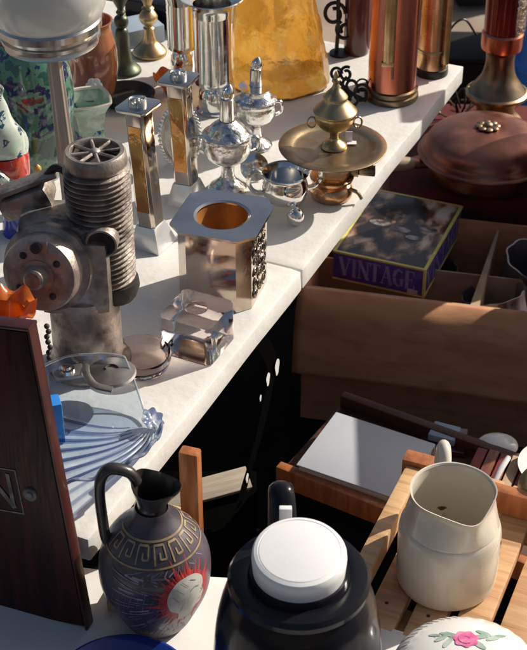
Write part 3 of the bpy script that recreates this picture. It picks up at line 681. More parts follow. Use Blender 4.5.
# ------------------------------------------------------------------ copper pan on red cloth box
RZ = .33
pcn = Vector(((489-CX)*.00197, 2.625, RZ))
rc = thing('draped_box', 'box draped in dark red cloth carrying the copper pan', 'box', (.66, 2.745, 0), -.06)
b_ = MB(); b_.box(0, 0, RZ/2-.004, .80, .43, RZ-.010, .012); b_.wobble(.004, 14); b_.obj('cloth', m_redcloth, rc)
pan = thing('copper_pan', 'large tarnished copper chafing pan with domed lid and flower knob', 'pan', pcn)
b_ = MB(); b_.lathe(prof([(.0, .0), (.085, .001), (.108, .010), (.116, .028), (.118, .048)], 5)+[(.120, .052)], 72); b_.obj('pan_body', m_copper_pan, pan)
b_ = MB(); b_.lathe([(.119, .0525), (.133, .053), (.1355, .0555), (.134, .058), (.129, .060), (.127, .066), (.1235, .069)]+prof([(.122, .071), (.117, .082), (.104, .094), (.080, .1035), (.05, .1085), (0, .110)], 5), 72); plid = b_.obj('lid', m_copper_pan, pan)
b_ = MB()
for k in range(8):
    a = k*PI/4; b_.ball((.017*math.cos(a), .017*math.sin(a), .113), .0065, 10, None, (1.25, 1.25, .5))
b_.ball((0, 0, .115), .010, 12, None, (1, 1, .6)); b_.obj('flower_knob', m_brass_dull, plid)
b_ = MB(); b_.tube([(-.112, -.02, .040), (-.150, -.028, .044)], [.010, .011], 14); b_.obj('handle_socket', m_copper_pan, pan)
b_ = MB(); b_.tube([(-.146, -.027, .044), (-.160, -.030, .045), (-.185, -.036, .047), (-.215, -.042, .048)], [.011, .0135, .0145, .011], 16); b_.obj('handle', m_bone, pan)

# brass and red lamp behind the pan
lr = thing('oil_lamp', 'red and bronze oil lamp with flared brass foot behind the pan', 'lamp', ((498-CX)*.00212, 2.865, RZ))
b_ = MB(); b_.lathe(prof([(.060, 0), (.058, .006), (.046, .018), (.040, .030), (.046, .042)], 5)+[(.060, .060), (.066, .066), (.066, .072), (.061, .075)], 56); b_.obj('foot', m_brass, lr)
b_ = MB(); b_.lathe(prof([(.060, .0745), (.050, .088), (.038, .106), (.032, .125), (.030, .145), (.032, .163), (.038, .170)], 5), 56); b_.obj('waist', m_bronze, lr)
b_ = MB(); b_.lathe([(.036, .1695), (.042, .172), (.0435, .180), (.0435, .206), (.040, .210)], 56); b_.obj('collar', m_copper, lr)
b_ = MB(); b_.lathe([(.038, .2095), (.040, .212), (.041, .30), (.043, .36), (.030, .40), (0, .405)], 56); b_.obj('font', mat('red_lacquer', (.26,.02,.015), .16, .3, col2=(.16,.012,.01), nscale=12, coat=.6), lr)
b_ = MB()
for k in range(7):
    a = math.radians(-62+k*8)
    b_.tube([(.0425*math.cos(a), .0425*math.sin(a), .214+.012*j) for j in range(10)], .0028, 8, flat=1)
for j in range(8):
    b_.tube([(.0432*math.cos(math.radians(-66+q*7)), .0432*math.sin(math.radians(-66+q*7)), .218+.014*j+.003*math.sin(q*1.6)) for q in range(9)], .0018, 6)
b_.obj('filigree', m_silver_rel, lr)
# dark dried twigs on red cloth between table and lamp
tw = thing('wire_tangle', 'dark tangle of wire loops on red cloth between the table corner and lamp', 'wire', at(462, 112, RZ+.005))
for k in range(7):
    a = k*.9; b_ = MB()
    b_.tube(catmull([(.01*math.cos(a), .01*math.sin(a), .004), (.035*math.cos(a+.5), .035*math.sin(a+.5), .03+.01*(k % 3)), (.06*math.cos(a+.9), .045*math.sin(a+.9), .012), (.05*math.cos(a+1.5), .05*math.sin(a+1.5), .004)], 5), .0022, 6); b_.obj('loop', m_iron if k % 3 else m_brass_dull, tw)
b_ = MB(); b_.tube(catmull([(-.02, .03, .0), (-.045, .05, .10), (-.03, .07, .16), (.0, .08, .18), (.03, .09, .14)], 6), .0025, 6); b_.obj('loop', m_iron, tw)

# ------------------------------------------------------------------ table goods : copper cylinders
def rise(y, v): return zat(v, y)-TZ
yy = 2.235
cc = thing('copper_canister', 'tall polished copper canister with brass gauge strip and dark foot ring', 'canister', ((391-CX)*mpp(yy, TZ), yy, TZ))
b_ = MB(); b_.lathe([(0, .004), (.041, .004), (.0405, .012), (.0395, .016), (.0395, .285), (.036, .30), (.02, .31), (0, .312)], 64); b_.obj('body', m_copper, cc)
b_ = MB(); b_.lathe([(.038, 0), (.044, 0), (.0455, .004), (.0445, .010), (.0415, .012), (.0415, .015), (.044, .0165), (.044, .020), (.0400, .0215)], 64); b_.obj('foot_ring', m_bronze, cc)
b_ = MB(); b_.box(-.012, -.0385, .17, .016, .010, .19, .002); b_.box(-.012, -.0445, .17, .006, .004, .18, .001); b_.box(-.012, -.040, .077, .020, .008, .008, .001); b_.obj('gauge_strip', m_brass, cc)
b_ = MB(); b_.tube([(.012+.01*math.cos(a)-.061, -.004, .022+.011*math.sin(a)) for a in [k*PI/8 for k in range(16)]], .0016, 8, closed=True); b_.obj('ring', m_iron, cc)
b_ = MB(); b_.tube([(-.0035, -.041, .05), (-.0035, -.041, .26)], .0018, 8); b_.obj('pipe', m_bronze, cc)
yy = 2.325
cc = thing('brass_canister', 'narrower brass and copper canister at the far corner of the table', 'canister', ((431-CX)*mpp(yy, TZ), yy, TZ))
b_ = MB(); b_.lathe([(0, .003), (.0265, .003), (.0265, .24), (.02, .255), (0, .26)], 56); b_.obj('body', m_copper_lt, cc)
b_ = MB(); b_.lathe([(.025, 0), (.0285, 0), (.029, .004), (.0285, .012), (.0268, .014)], 56); b_.obj('foot_ring', m_iron, cc)
b_ = MB(); b_.box(.021, -.018, .13, .010, .012, .21, .002, None); b_.lathe([(.0268, .042), (.0282, .043), (.0282, .048), (.0268, .049)], 56); b_.obj('brass_strip', m_brass, cc)
yy = 2.42
b_ = MB(); b_.lathe(shell(prof([(.018, 0), (.022, .004), (.0225, .06), (.022, .13), (.017, .17), (.02, .19)], 5), .003), 40); o = tag(b_.obj('maroon_vase', m_maroon), 'slim dark maroon vase behind the copper canister', 'vase'); o.location = ((356-CX)*mpp(yy, TZ), yy-.01, TZ)

# ------------------------------------------------------------------ amber lampshade
yy = 2.30
am = thing('amber_lampshade', 'large textured amber glass lampshade standing on the table', 'lampshade', ((281-CX)*mpp(yy, TZ), yy, TZ), 0)
def cone(v):
    k = v.z/.27; r = v.xy.length; return Vector((v.x-.022*k, v.y, v.z))
pa = [(.080, .0), (.0855, .004), (.086, .012), (.0765, .10), (.061, .19), (.046, .26), (.040, .275)]
def soft_hex(v):
    a = (math.atan2(v.y, v.x)+math.radians(90)) % (PI/3)-PI/6
    f = 1*(.45)+.55*math.cos(PI/6)/math.cos(a)*1.06; k = v.z/.27
    w = Vector((v.x*f, v.y*f, v.z)); w += noise.noise_vector(w*30)*.0036+noise.noise_vector(w*75)*.0020
    return Vector((w.x-.022*k, w.y, w.z))
dense = []
for (r0, z0), (r1, z1) in zip(pa, pa[1:]):
    nn = max(1, int((z1-z0)/.006)); dense += [(r0+(r1-r0)*q/nn, z0+(z1-z0)*q/nn) for q in range(nn)]
dense.append(pa[-1])
b_ = MB(); b_.lathe(dense, 120, None, soft_hex); b_.obj('shade', m_amber, am, 60)
b_ = MB(); b_.tube([soft_hex(Vector((.081*math.cos(k*PI/30), .081*math.sin(k*PI/30), .002))) for k in range(60)], .0026, 8, closed=True); b_.obj('rim_band', mat('dark_leading', (.20,.10,.03), .4, .5, col2=(.30,.16,.05), nscale=30), am)

# ------------------------------------------------------------------ iron scrollwork and tag behind urn
irn = thing('iron_trivet', 'small black wrought iron scrollwork lying behind the brass urn', 'ironwork', (*aty(346, 84, 2.21).xy, TZ))
def curl(c, r, a0, turns, tilt, n=22): return [(c[0]+r*(1-.6*i/n)*math.cos(a0+turns*2*PI*i/n), c[1]+tilt*r*(1-.6*i/n)*math.sin(a0+turns*2*PI*i/n), c[2]+r*(1-.6*i/n)*math.sin(a0+turns*2*PI*i/n)) for i in range(n+1)]
for (c, r, a0, tn) in (((-.017, .0, .052), .010, 0, 1.2), ((.0, .004, .050), .011, 1, 1.2), ((.008, .0, .030), .015, 2, 1.3), ((-.004, -.004, .018), .014, 3, 1.3), ((.026, .002, .016), .014, .5, 1.4), ((.012, -.010, .012), .011, 2.5, 1.2)):
    b_ = MB(); b_.tube(curl(c, r, a0, tn, .5), .0026, 8); b_.obj('scroll', m_iron, irn)
b_ = MB(); b_.tube(catmull([(-.017, 0, .045), (-.004, 0, .03), (.012, 0, .016), (.034, 0, .004)], 5), .0032, 8); b_.obj('bar', m_iron, irn)
ir2 = thing('iron_bracket', 'black iron scroll bracket at the far edge behind the lampshade', 'ironwork', (*aty(340, 46, 2.40).xy, TZ))
for (c, r, a0, tn) in (((-.012, 0, .075), .020, 0, 1.3), ((.008, .0, .045), .016, 2, 1.3)):
    b_ = MB(); b_.tube(curl(c, r, a0, tn, .4), .0034, 8); b_.obj('scroll', m_iron, ir2)
b_ = MB(); b_.tube([(-.006, 0, .004), (-.004, 0, .05), (-.006, 0, .12)], .0036, 8); b_.lathe([(0, 0), (.018, 0), (.018, .004), (0, .005)], 20); b_.obj('bar', m_iron, ir2)

# ------------------------------------------------------------------ chafing stand, plate, urn
yy = 1.905
X0 = (332-CX)*mpp(yy, .74)
sd = thing('copper_burner', 'small copper spirit burner with dark side tap carrying a brass plate', 'burner', (X0, yy, TZ)); sd.scale = (.84, .84, 1)
b_ = MB(); b_.lathe(prof([(.0, .0), (.030, .0), (.036, .003), (.0375, .012), (.034, .020), (.026, .025)], 5)+[(.026, .026), (.038, .030), (.039, .034), (.036, .036), (.020, .037), (.0, .037)], 56); b_.obj('reservoir', m_copper_lt, sd)
b_ = MB()
for k in range(3):
    a = math.radians(-120+k*120); b_.tube([(.030*math.cos(a), .030*math.sin(a), .033), (.034*math.cos(a), .034*math.sin(a), .055), (.030*math.cos(a), .030*math.sin(a), .075)], .0035, 10)
b_.lathe([(.028, .070), (.036, .070), (.036, .0755), (.028, .0755), (.028, .070)], 48); b_.obj('frame', m_brass, sd)
b_ = MB(); b_.tube([(.034, -.004, .046), (.046, -.006, .046)], .011, 16); b_.tube([(.046, -.006, .046), (.049, -.006, .046), (.074, -.010, .046), (.0745, -.010, .046)], [.0075, .0085, .0085, .006], 16); b_.obj('tap', m_bronze, sd)
b_ = MB(); b_.tube(catmull([(.030, -.018, .020), (.044, -.022, .016), (.052, -.024, .006)], 5), .0032, 8); b_.obj('lever', m_bronze, sd)
pt = thing('brass_plate', 'round dull brass plate balanced on the copper burner', 'plate', (X0, yy, TZ+.0765))
b_ = MB(); b_.lathe([(0, .0), (.050, .0), (.060, .004), (.076, .0055), (.0785, .0058), (.079, .0072), (.077, .0082), (.061, .0068), (.0585, .0048), (.055, .0040), (.052, .0032), (0, .0026)], 80); b_.obj('disc', m_brass_dull, pt)
un = thing('brass_urn', 'little lidded brass urn on a foot, standing on the brass plate', 'urn', (X0+.002, yy+.004, TZ+.0792))
b_ = MB(); b_.lathe(prof([(0, 0), (.0175, .0), (.0185, .003), (.014, .008), (.0070, .013), (.0062, .020), (.0085, .026), (.018, .031), (.026, .040), (.0295, .051), (.0298, .055)], 5)+[(.0285, .0565)], 48); b_.obj('bowl', m_brass, un)
b_ = MB(); b_.lathe([(.0285, .0568), (.0315, .0572), (.0318, .059)]+prof([(.030, .061), (.022, .069), (.0165, .075), (.0160, .078), (.018, .080), (.013, .087), (.0065, .094), (.0035, .101)], 4)+prof([(.0035, .101), (.0058, .104), (.0056, .107), (.003, .110), (.0038, .113), (.0020, .118), (0, .121)], 4), 48); b_.obj('lid', m_brass, un)
for s in (-1, 1):
    b_ = MB(); b_.tube([(s*(.033+.006*math.cos(a)), 0, .040+.0085*math.sin(a)) for a in [k*PI/8 for k in range(16)]], .0014, 8, closed=True); b_.obj('ring_handle', m_brass, un)
b_ = MB(); b_.box(.028, .012, .0, .014, .010, .0012, 0, rot(x=.0)); b_.box(.024, .016, .008, .010, .001, .016); o = tag(b_.obj('paper_tag', m_white_lab), 'small folded white paper tag on the brass plate beside the urn', 'price tag'); o.location = (X0, yy, TZ+.0815)

# ------------------------------------------------------------------ silver sugar bowl
yy = 1.85
sg = thing('sugar_bowl', 'open silver sugar bowl with two loop handles on ball feet', 'bowl', ((285-CX)*mpp(yy, .74), yy, TZ), math.radians(12)); sg.scale = (1.05, 1.05, 1.15)
bp_ = prof([(.006, .020), (.020, .021), (.029, .030), (.0315, .042), (.0285, .053), (.0285, .057), (.0325, .061)], 5)
b_ = MB(); b_.lathe([(0, .020)]+bp_+[(.0315, .0622), (.0295, .060), (.0265, .055), (.0285, .043), (.025, .031), (.015, .025), (0, .0245)], 56); b_.obj('bowl', m_silver, sg)
for k in range(3):
    a = math.radians(-75+k*120)
    b_ = MB(); b_.tube([(.020*math.cos(a), .020*math.sin(a), .028), (.029*math.cos(a), .029*math.sin(a), .021), (.031*math.cos(a), .031*math.sin(a), .016)], [.005, .004, .004], 10); b_.ball((.031*math.cos(a), .031*math.sin(a), .0125), .0122, 18); b_.obj('ball_foot', m_silver, sg)
for s, M_ in ((-1, None), (1, None)):
    b_ = MB(); b_.tube(catmull([(s*.029, .0, .056), (s*.038, .0, .066), (s*.049, 0, .062), (s*.050, 0, .049), (s*.042, 0, .038), (s*.030, 0, .036)], 5), .0032, 10); b_.obj('handle', m_silver, sg)
dk = aty(254, 172, 1.965)
b_ = MB(); b_.lathe([(0, .0), (.019, .0), (.0215, .002), (.0215, .0035), (.018, .004), (0, .0055)], 44); o = tag(b_.obj('silver_coaster', m_silver), 'round silver disc leaning up behind the sugar bowl', 'coaster'); o.location = ((254-CX)*mpp(1.95, TZ), 1.958, TZ+.019); o.rotation_euler = (math.radians(66), 0, math.radians(12))

# ------------------------------------------------------------------ silver cruets
def cruet(loc, label, s, flange):
    t = thing('silver_cruet', label, 'cruet', loc, 0, 'pair of silver cruets')
    b_ = MB(); b_.lathe([(r*s, z*s) for r, z in [(0, 0), (.027, .0), (.0285, .003), (.027, .006)]+prof([(.024, .008), (.019, .012), (.0115, .020), (.0095, .030), (.0115, .040), (.020, .047), (.030, .056), (.0345, .070), (.0335, .084)], 5)+[(.0345, .086), (.0365, .088), (.036, .091)]+prof([(.031, .093), (.024, .102), (.0155, .109), (.011, .112)], 4)], 48)
    b_.obj('body', m_silver_rel, t)
    b_ = MB(); zt = .110*s
    if flange: b_.lathe([(.010, zt), (.0255, zt+.002), (.0265, zt+.004), (.010, zt+.005)], 40)
    b_.lathe([(.0095*s, zt), (.0105*s, zt+.004), (.0098*s, zt+.036*s), (.0075*s, zt+.038*s), (0, zt+.039*s)], 32)
    b_.obj('neck', m_silver, t)
    b_ = MB(); b_.lathe(prof([(.0085*s, zt+.037*s), (.0095*s, zt+.041*s), (.0085*s, zt+.048*s), (.005*s, zt+.054*s), (0, zt+.058*s)], 4), 28, None, lambda v: Vector((v.x+(v.z-zt-.037*s)*.25, v.y, v.z-.3*v.x))); b_.obj('stopper', m_silver, t)
    for sx in (-1, 1):
        b_ = MB(); b_.tube(catmull([(sx*.032*s, 0, .086*s), (sx*.043*s, 0, .084*s), (sx*.044*s, 0, .068*s), (sx*.033*s, 0, .060*s)], 5), .003*s, 8); b_.obj('handle', m_silver, t)
    return t
cruet(((228-CX)*mpp(1.925, TZ), 1.925, TZ), 'silver footed cruet, the nearer of two, behind the mirrored box vase', 1.02, False)
cruet(((256-CX)*mpp(2.06, TZ), 2.06, TZ), 'silver cruet with wide collar, the farther one in front of the lampshade', .90, True)

# ------------------------------------------------------------------ silver goblets
def goblet(u, y, s, label, flare, hgt):
    t = thing('silver_goblet', label, 'goblet', ((u-CX)*mpp(y, TZ), y, TZ), 0, 'silver goblets at the back of the table')
    b_ = MB(); b_.lathe([(r*s, z) for r, z in [(0, 0), (.027, 0), (.0275, .004), (.024, .007), (.0245, .018), (.0225, .036), (.018, .042), (.024, .046), (.029, .050), (.0295, .055), (.0285, .058), (.0290, hgt-.03)]]+prof([(.0292*s, hgt-.03), (.033*s, hgt-.012), (flare, hgt)], 4)+[(flare-.001, hgt+.0015), (.029*s, hgt-.012), (.027*s, hgt-.03), (.026*s, .07), (0, .066)], 52); b_.obj('cup', m_silver, t)
    return t
goblet(214, 2.185, 1.04, 'tall silver goblet with wide flared rim beside the amber lampshade', .052, .196)
goblet(183, 2.32, .85, 'smaller silver goblet half hidden left of the tall silver goblet', .030, .160)

# ------------------------------------------------------------------ mirrored candlesticks
def candlestick(u, v, y, top, yaw, tilt, label):
    loc = Vector(((u-CX)*mpp(y, TZ), y, TZ)); t = thing('glass_candlestick', label, 'candlestick', loc, yaw, 'square mirrored glass candlesticks', ry=tilt)
    h = top
    sq = lambda a: [(-a, -a), (a, -a), (a, a), (-a, a)]
    oc = lambda a, c: [(-a+c, -a), (a-c, -a), (a, -a+c), (a, a-c), (a-c, a), (-a+c, a), (-a, a-c), (-a, -a+c)]
    b_ = MB(); b_.prism(sq(.0245), 0, .034, None, .0008, .62); b_.obj('base', m_glassbase, t, 20)
    b_ = MB(); b_.prism(oc(.0145, .004), .0345, h-.008, None, .0005); b_.obj('column', m_mirror, t, 20)
    b_ = MB(); b_.box(0, -.0148, .028+(h-.045)*.55, .019, .0012, (h-.055)*.80); b_.box(-.0148, 0, .028+(h-.045)*.55, .0012, .019, (h-.055)*.80); b_.obj('amber_reflection', m_amber_refl, t)  # amber reflection of the left-hand faces, painted as flat panels
    b_ = MB(); b_.prism(oc(.024, .005), h-.008, h-.003, None, .0006); b_.obj('drip_plate', m_mirror_top, t, 20)
    b_ = MB(); b_.lathe([(.0125, h-.003), (.0125, h+.005), (.0105, h+.006), (.009, h+.004), (.0085, h-.002), (0, h-.0025)], 28); b_.obj('socket', m_silver, t)
candlestick(153, 245, 1.77, .217, math.radians(-28), math.radians(-3.5), 'square mirrored glass candlestick, the nearer one beside the engine')
candlestick(188, 205, 1.89, .200, math.radians(-22), math.radians(-2.5), 'square mirrored glass candlestick, the one farther from the engine')
yy = 1.99
ov = thing('oval_frame', 'oval beaded silver picture frame standing behind a square candlestick', 'frame', ((180-CX)*mpp(yy, .75), yy, TZ), rx=math.radians(-8))
b_ = MB(); n = 44
for k in range(n):
    a = 2*PI*k/n; b_.ball((.031*math.cos(a), -.002, .051+.049*math.sin(a)), .0030, 8)
b_.obj('beading', m_silver, ov)
b_ = MB(); b_.tube([(.0285*math.cos(2*PI*k/48), 0, .051+.046*math.sin(2*PI*k/48)) for k in range(48)], .0035, 10, closed=True); b_.obj('rim', m_silver, ov)
b_ = MB(); fan(b_, (0, .051), [(.029*math.cos(2*PI*k/48), .051+.0465*math.sin(2*PI*k/48)) for k in range(48)], lambda x, z: (x, .001, z), 1); b_.obj('backing', m_pewter, ov)
b_ = MB(); b_.box(0, .030, .03, .012, .002, .07, 0, rot(x=math.radians(25))); b_.obj('strut', m_pewter, ov)

# ------------------------------------------------------------------ mirrored box vase
yy = 1.655
bv = thing('mirrored_vase', 'square mirrored box vase with chamfered corners and round golden opening', 'vase', ((223-CX)*mpp(yy, .76), yy, TZ), math.radians(-17))
oc = lambda a, c: [(-a+c, -a), (a-c, -a), (a, -a+c), (a, a-c), (a-c, a), (-a+c, a), (-a, a-c), (-a, -a+c)]
BH = .116
b_ = MB(); ob8 = oc(.050, .016)
b_._add([(*p, z) for z in (.001, .0025, BH-.004) for p in ob8]+[(p[0]*.95, p[1]*.95, BH-.004) for p in ob8]+[(p[0]*.95, p[1]*.95, .006) for p in ob8], [(r*8+k, r*8+(k+1) % 8, (r+1)*8+(k+1) % 8, (r+1)*8+k) for r in range(4) for k in range(8)]+[tuple(range(8))[::-1], tuple(range(32, 40))])
b_.obj('body', m_mirror, bv, 20)
# top plate with round hole
b_ = MB(); op = oc(.0585, .019); nseg = 64; rin = .0335
def octo(a):
    d = Vector((math.cos(a), math.sin(a))); best = 9
    for i in range(8):
        p, q = Vector(op[i]), Vector(op[(i+1) % 8]); ed = q-p; den = d.x*ed.y-d.y*ed.x
        if abs(den) < 1e-9: continue
        t_ = (p.x*ed.y-p.y*ed.x)/den; s_ = (p.x*d.y-p.y*d.x)/den
        if t_ > 0 and -1e-6 <= s_ <= 1+1e-6: best = min(best, t_)
    return d*best
angs = sorted(set([round(2*PI*k/nseg, 5) for k in range(nseg)]+[round(math.atan2(p[1], p[0]) % (2*PI), 5) for p in op]))
na = len(angs); vs = []
for a in angs:
    o_ = octo(a); d_ = Vector((math.cos(a), math.sin(a)))
    vs += [(*o_, BH-.0035), (*o_, BH), (*(d_*(rin+.004)), BH), (*(d_*rin), BH-.0015), (*(d_*rin), BH-.0035)]
fs = []
for k in range(na):
    k2 = (k+1) % na
    for j in range(4): fs.append((k*5+j, k2*5+j, k2*5+j+1, k*5+j+1))
    fs.append((k*5+4, k2*5+4, k2*5, k*5))
b_._add(vs, fs); b_.obj('top_plate', m_mirror_top, bv, 20)
b_ = MB(); b_.lathe([(rin+.0006, BH-.0025), (rin-.0002, BH-.010), (rin-.001, BH-.050), (rin-.008, BH-.062), (0, BH-.064)], 64); b_.obj('lining', m_brown_in, bv)
# open well: cut by simply sinking a cup in the body top
b_ = MB()
for i in range(6):
    for j in range(3):
        zc = .016+i*.0162+(.004 if j == 1 else 0); yc = -.019+j*.019
        a0 = 1.7*i+2.3*j; sg_ = 1 if (i+j) % 2 else -1
        b_.tube([(.0506, yc+.0085*(1-q/26)*math.cos(a0+sg_*q*.42), zc+.0085*(1-q/26)*math.sin(a0+sg_*q*.42)) for q in range(24)], .0008, 5)
        b_.tube([(.0506, yc+.008*math.cos(a0+2), zc+.008*math.sin(a0+2)), (.0507, yc+.0105*math.cos(a0+2.6), zc+.0105*math.sin(a0+2.6)), (.0506, yc+.012*math.cos(a0+3.4), zc+.012*math.sin(a0+3.4))], [.0012, .0009, .0003], 5)
b_.obj('engraved_side', mat('oxidised_scroll', (.08,.06,.05), .35, .8, col2=(.3,.25,.2), nscale=80), bv, merge=False)

# ------------------------------------------------------------------ smoked glass pieces
yy = 1.525
gb = thing('smoked_glass_block', 'chunky smoked clear glass block in front of the mirrored vase', 'glass block', ((197-CX)*mpp(yy, .73), yy, TZ+.001), math.radians(-25))
b_ = MB(); b_.prism(oc(.0365, .006), 0, .056, None, .0025); b_.obj('block', m_smoke, gb, 30)
b_ = MB(); b_.lathe([(.013, .0564), (.0145, .0570), (.0145, .0580), (.012, .0585), (.004, .0578), (0, .0577)], 40); b_.obj('boss', m_smoke, gb)
gd = thing('smoked_glass_dish', 'low round smoked glass dish beside the engine foot', 'glass dish', ((141-CX)*mpp(1.478, .71), 1.478, TZ+.001), 0)
b_ = MB(); b_.lathe([(0, 0), (.026, 0), (.034, .004), (.038, .014), (.0385, .022), (.037, .024), (.0345, .022), (.032, .012), (.024, .006), (0, .005)], 56); b_.obj('dish', m_smoke, gd)

# ------------------------------------------------------------------ engine
ey = 1.50
ecx = (99-CX)*mpp(ey, .92)
en = thing('model_engine', 'weathered cast aluminium engine with finned cylinder and round crank cover', 'engine', (ecx, ey, TZ))
h0, h1 = zat(276, ey)-TZ, zat(150, ey)-TZ
R0 = .0375
pf = [(R0*.80, h0-.006), (R0*.86, h0)]
nf = 22; fh = (h1-.020-h0)/nf
for k in range(nf):
    z = h0+k*fh; pf += [(R0*.90, z+fh*.10), (R0*1.04, z+fh*.40), (R0*1.04, z+fh*.58), (R0*.885, z+fh*.90)]
pf += [(R0*.93, h1-.019), (R0*.98, h1-.014), (R0*.95, h1-.003), (R0*.90, h1), (R0*.78, h1), (R0*.75, h1-.003), (R0*.74, h1-.016), (0, h1-.017)]
b_ = MB(); b_.lathe(pf, 64); b_.wobble(.0006, 40); fcyl = b_.obj('finned_cylinder', m_engine, en)
b_ = MB(); b_.lathe([(R0*.735, h1-.0150), (0, h1-.0155)], 40); b_.obj('dark_well', m_engine_dk, fcyl)
b_ = MB()
for k in range(8):
    a = k*PI/4+.25; b_.tube([(.005*math.cos(a), .005*math.sin(a), h1-.003), (R0*.79*math.cos(a), R0*.79*math.sin(a), h1-.0025)], .0022, 8)
b_.ball((0, 0, h1-.002), .0065, 14, None, (1, 1, .6)); b_.ball((0, -R0*.72, h1-.004), .0025, 8); b_.obj('spoked_cap', m_engine, fcyl)
Mx = T(.006, -R0*.92, (h0+h1)/2-.012) @ rot(z=math.radians(-4)) @ rot(x=PI/2)
b_ = MB(); b_.lathe([(.019, -.004), (.019, .010), (.0185, .0125), (.0165, .013), (.0155, .009)], 36, Mx); xp = b_.obj('exhaust_port', m_engine, en)
b_ = MB(); b_.lathe([(.0158, .0095), (.010, .006), (0, .005)], 36, Mx); b_.obj('dark_opening', m_engine_dk, xp)
# crank case and cover; axis towards the viewer, tipped up
cp = aty(38, 276, ey-.075)-Vector((ecx, ey, TZ))
Mc = T(*cp) @ rot(z=math.radians(-14)) @ rot(x=math.radians(90-12))
RC = .0445
b_ = MB(); b_.lathe([(RC+.004, -.100), (RC+.010, -.085), (RC+.010, -.050), (RC+.004, -.046), (RC+.004, -.040), (RC+.009, -.038), (RC+.009, -.028), (RC+.001, -.026)], 64, Mc); b_.obj('crankcase', m_engine, en)
b_ = MB(); b_.lathe([(RC+.001, -.0262), (RC+.001, -.006), (RC-.001, -.002), (RC-.006, 0), (.020, .0005), (.0195, .0025), (.0140, .003), (.0130, .006), (.0120, .0155), (.0095, .0175), (0, .018)], 64, Mc); cover = b_.obj('crank_cover', m_engine, en)
b_ = MB()
for k in range(4):
    a = math.radians(38+90*k); b_ = MB(); b_.lathe([(0, .0035), (.0022, .0035), (.0042, .0015), (.0044, 0)], 14, Mc @ T(.029*math.cos(a), .029*math.sin(a), .0)); b_.obj('bolt', m_engine_dk, cover)
b_ = MB(); b_.box(0, .036, -.008, .024, .016, .022, .003, Mc); obs = b_.obj('oil_boss', m_engine, cover)
b_ = MB(); b_.lathe([(.0065, .0), (.0065, .004), (.0035, .005), (0, .0045)], 20, Mc @ T(0, .036, .004)); b_.obj('oil_hole', m_engine_dk, cover)
# case body between crank and cylinder, top plate
b_ = MB(); b_.box(cp.x*.45, -.020, h0+.025, .085, .060, .10, .012); b_.box(-.05, .0, h0+.055, .09, .07, .07, .012); b_.obj('block', m_engine, en)
e0 = aty(-4, 194, ey+.03)-Vector((ecx, ey, TZ)); e1 = aty(57, 171, ey+.03)-Vector((ecx, ey, TZ)); em = (e0+e1)/2; ed_ = e1-e0
Ms = T(*em) @ rot(z=math.atan2(ed_.y, ed_.x)) @ rot(y=-math.atan2(ed_.z, ed_.xy.length))
b_ = MB(); b_.box(0, 0, 0, ed_.length, .026, .006, .0015, Ms); b_.box(-.01, .006, -.020, ed_.length*.8, .05, .030, .010, Ms); b_.obj('top_plate', m_engine, en)
b_ = MB(); b_.tube(catmull([(e1.x-.012, e1.y, e1.z-.006), (e1.x-.002, e1.y-.004, e1.z+.006), (e1.x+.010, e1.y-.010, e1.z+.006), (e1.x+.022, e1.y-.020, e1.z-.008)], 5), .005, 10); b_.obj('pipe', m_engine_dk, en)
b_ = MB(); b_.lathe([(0, -.024), (.024, -.024), (.027, -.020), (.031, -.008), (.030, .002), (0, .004)], 40, T(.012, -.004, h0-.002)); b_.obj('intake', m_engine_dk, en)
pdx = (87-CX)*mpp(ey, .76)-ecx
b_ = MB(); b_.lathe([(.0, 0), (.052, 0), (.053, .006), (.046, .012), (.0435, .02), (.0425, h0-.022), (.044, h0-.018), (.044, h0-.010), (.030, h0-.004), (0, h0-.002)], 56, T(pdx, -.010, 0)); b_.obj('pedestal', m_engine, en)
b_ = MB()
for k in range(7): b_.ball((cp.x+.008+.0015*math.sin(k*2), cp.y-.022, cp.z-.055-.0075*k), .0034, 10)
b_.obj('chain', m_engine_dk, en)

# ------------------------------------------------------------------ lamp with opal shade
yy = 1.79
lpx = (71-CX)*mpp(yy, .80)
hb = zat(50, yy)-TZ; sh = mpp(yy, 1.0)
lm_ = thing('table_lamp', 'table lamp with white opal glass shade and silver ringed collar', 'lamp', (lpx, yy, TZ), 0, ry=math.radians(-2.0))
b_ = MB(); b_.lathe(prof([(.048, 0), (.047, .006), (.030, .014), (.016, .024), (.013, .05), (.0115, .14), (.0092, hb-.008)], 6)+[(.013, hb-.006), (.013, hb)], 72, None, lambda v: Vector((v.x*(1+.09*math.cos(7*math.atan2(v.y, v.x))), v.y*(1+.09*math.cos(7*math.atan2(v.y, v.x))), v.z))); b_.obj('stem', mat('grey_stone_stem', (.34,.29,.245), .5, .2, col2=(.26,.22,.18), nscale=20, stretch=(3,3,.6)), lm_)
RS = .066
b_ = MB(); b_.lathe([(.013, hb-.002), (.030, hb), (RS*.80, hb+.006), (RS*.93, hb+.011), (RS*.90, hb+.0155), (RS*.90, hb+.0185), (RS*.975, hb+.020), (RS*.975, hb+.0245), (RS*.93, hb+.026), (RS*.94, hb+.031), (RS*1.03, hb+.034), (RS*1.035, hb+.043), (RS*1.0, hb+.046)], 72); b_.obj('collar', mat('satin_grey_metal', (.58,.58,.58), .2, .92, col2=(.45,.45,.45), nscale=20), lm_)
b_ = MB(); b_.lathe(prof([(RS*.97, hb+.044), (RS*1.07, hb+.052), (RS*1.16, hb+.068), (RS*1.20, hb+.09), (RS*1.12, hb+.12), (RS*.85, hb+.145), (RS*.6, hb+.155)], 5), 72); so_ = b_.obj('shade', m_opal, lm_); md = so_.modifiers.new('s', 'SOLIDIFY'); md.thickness = .003
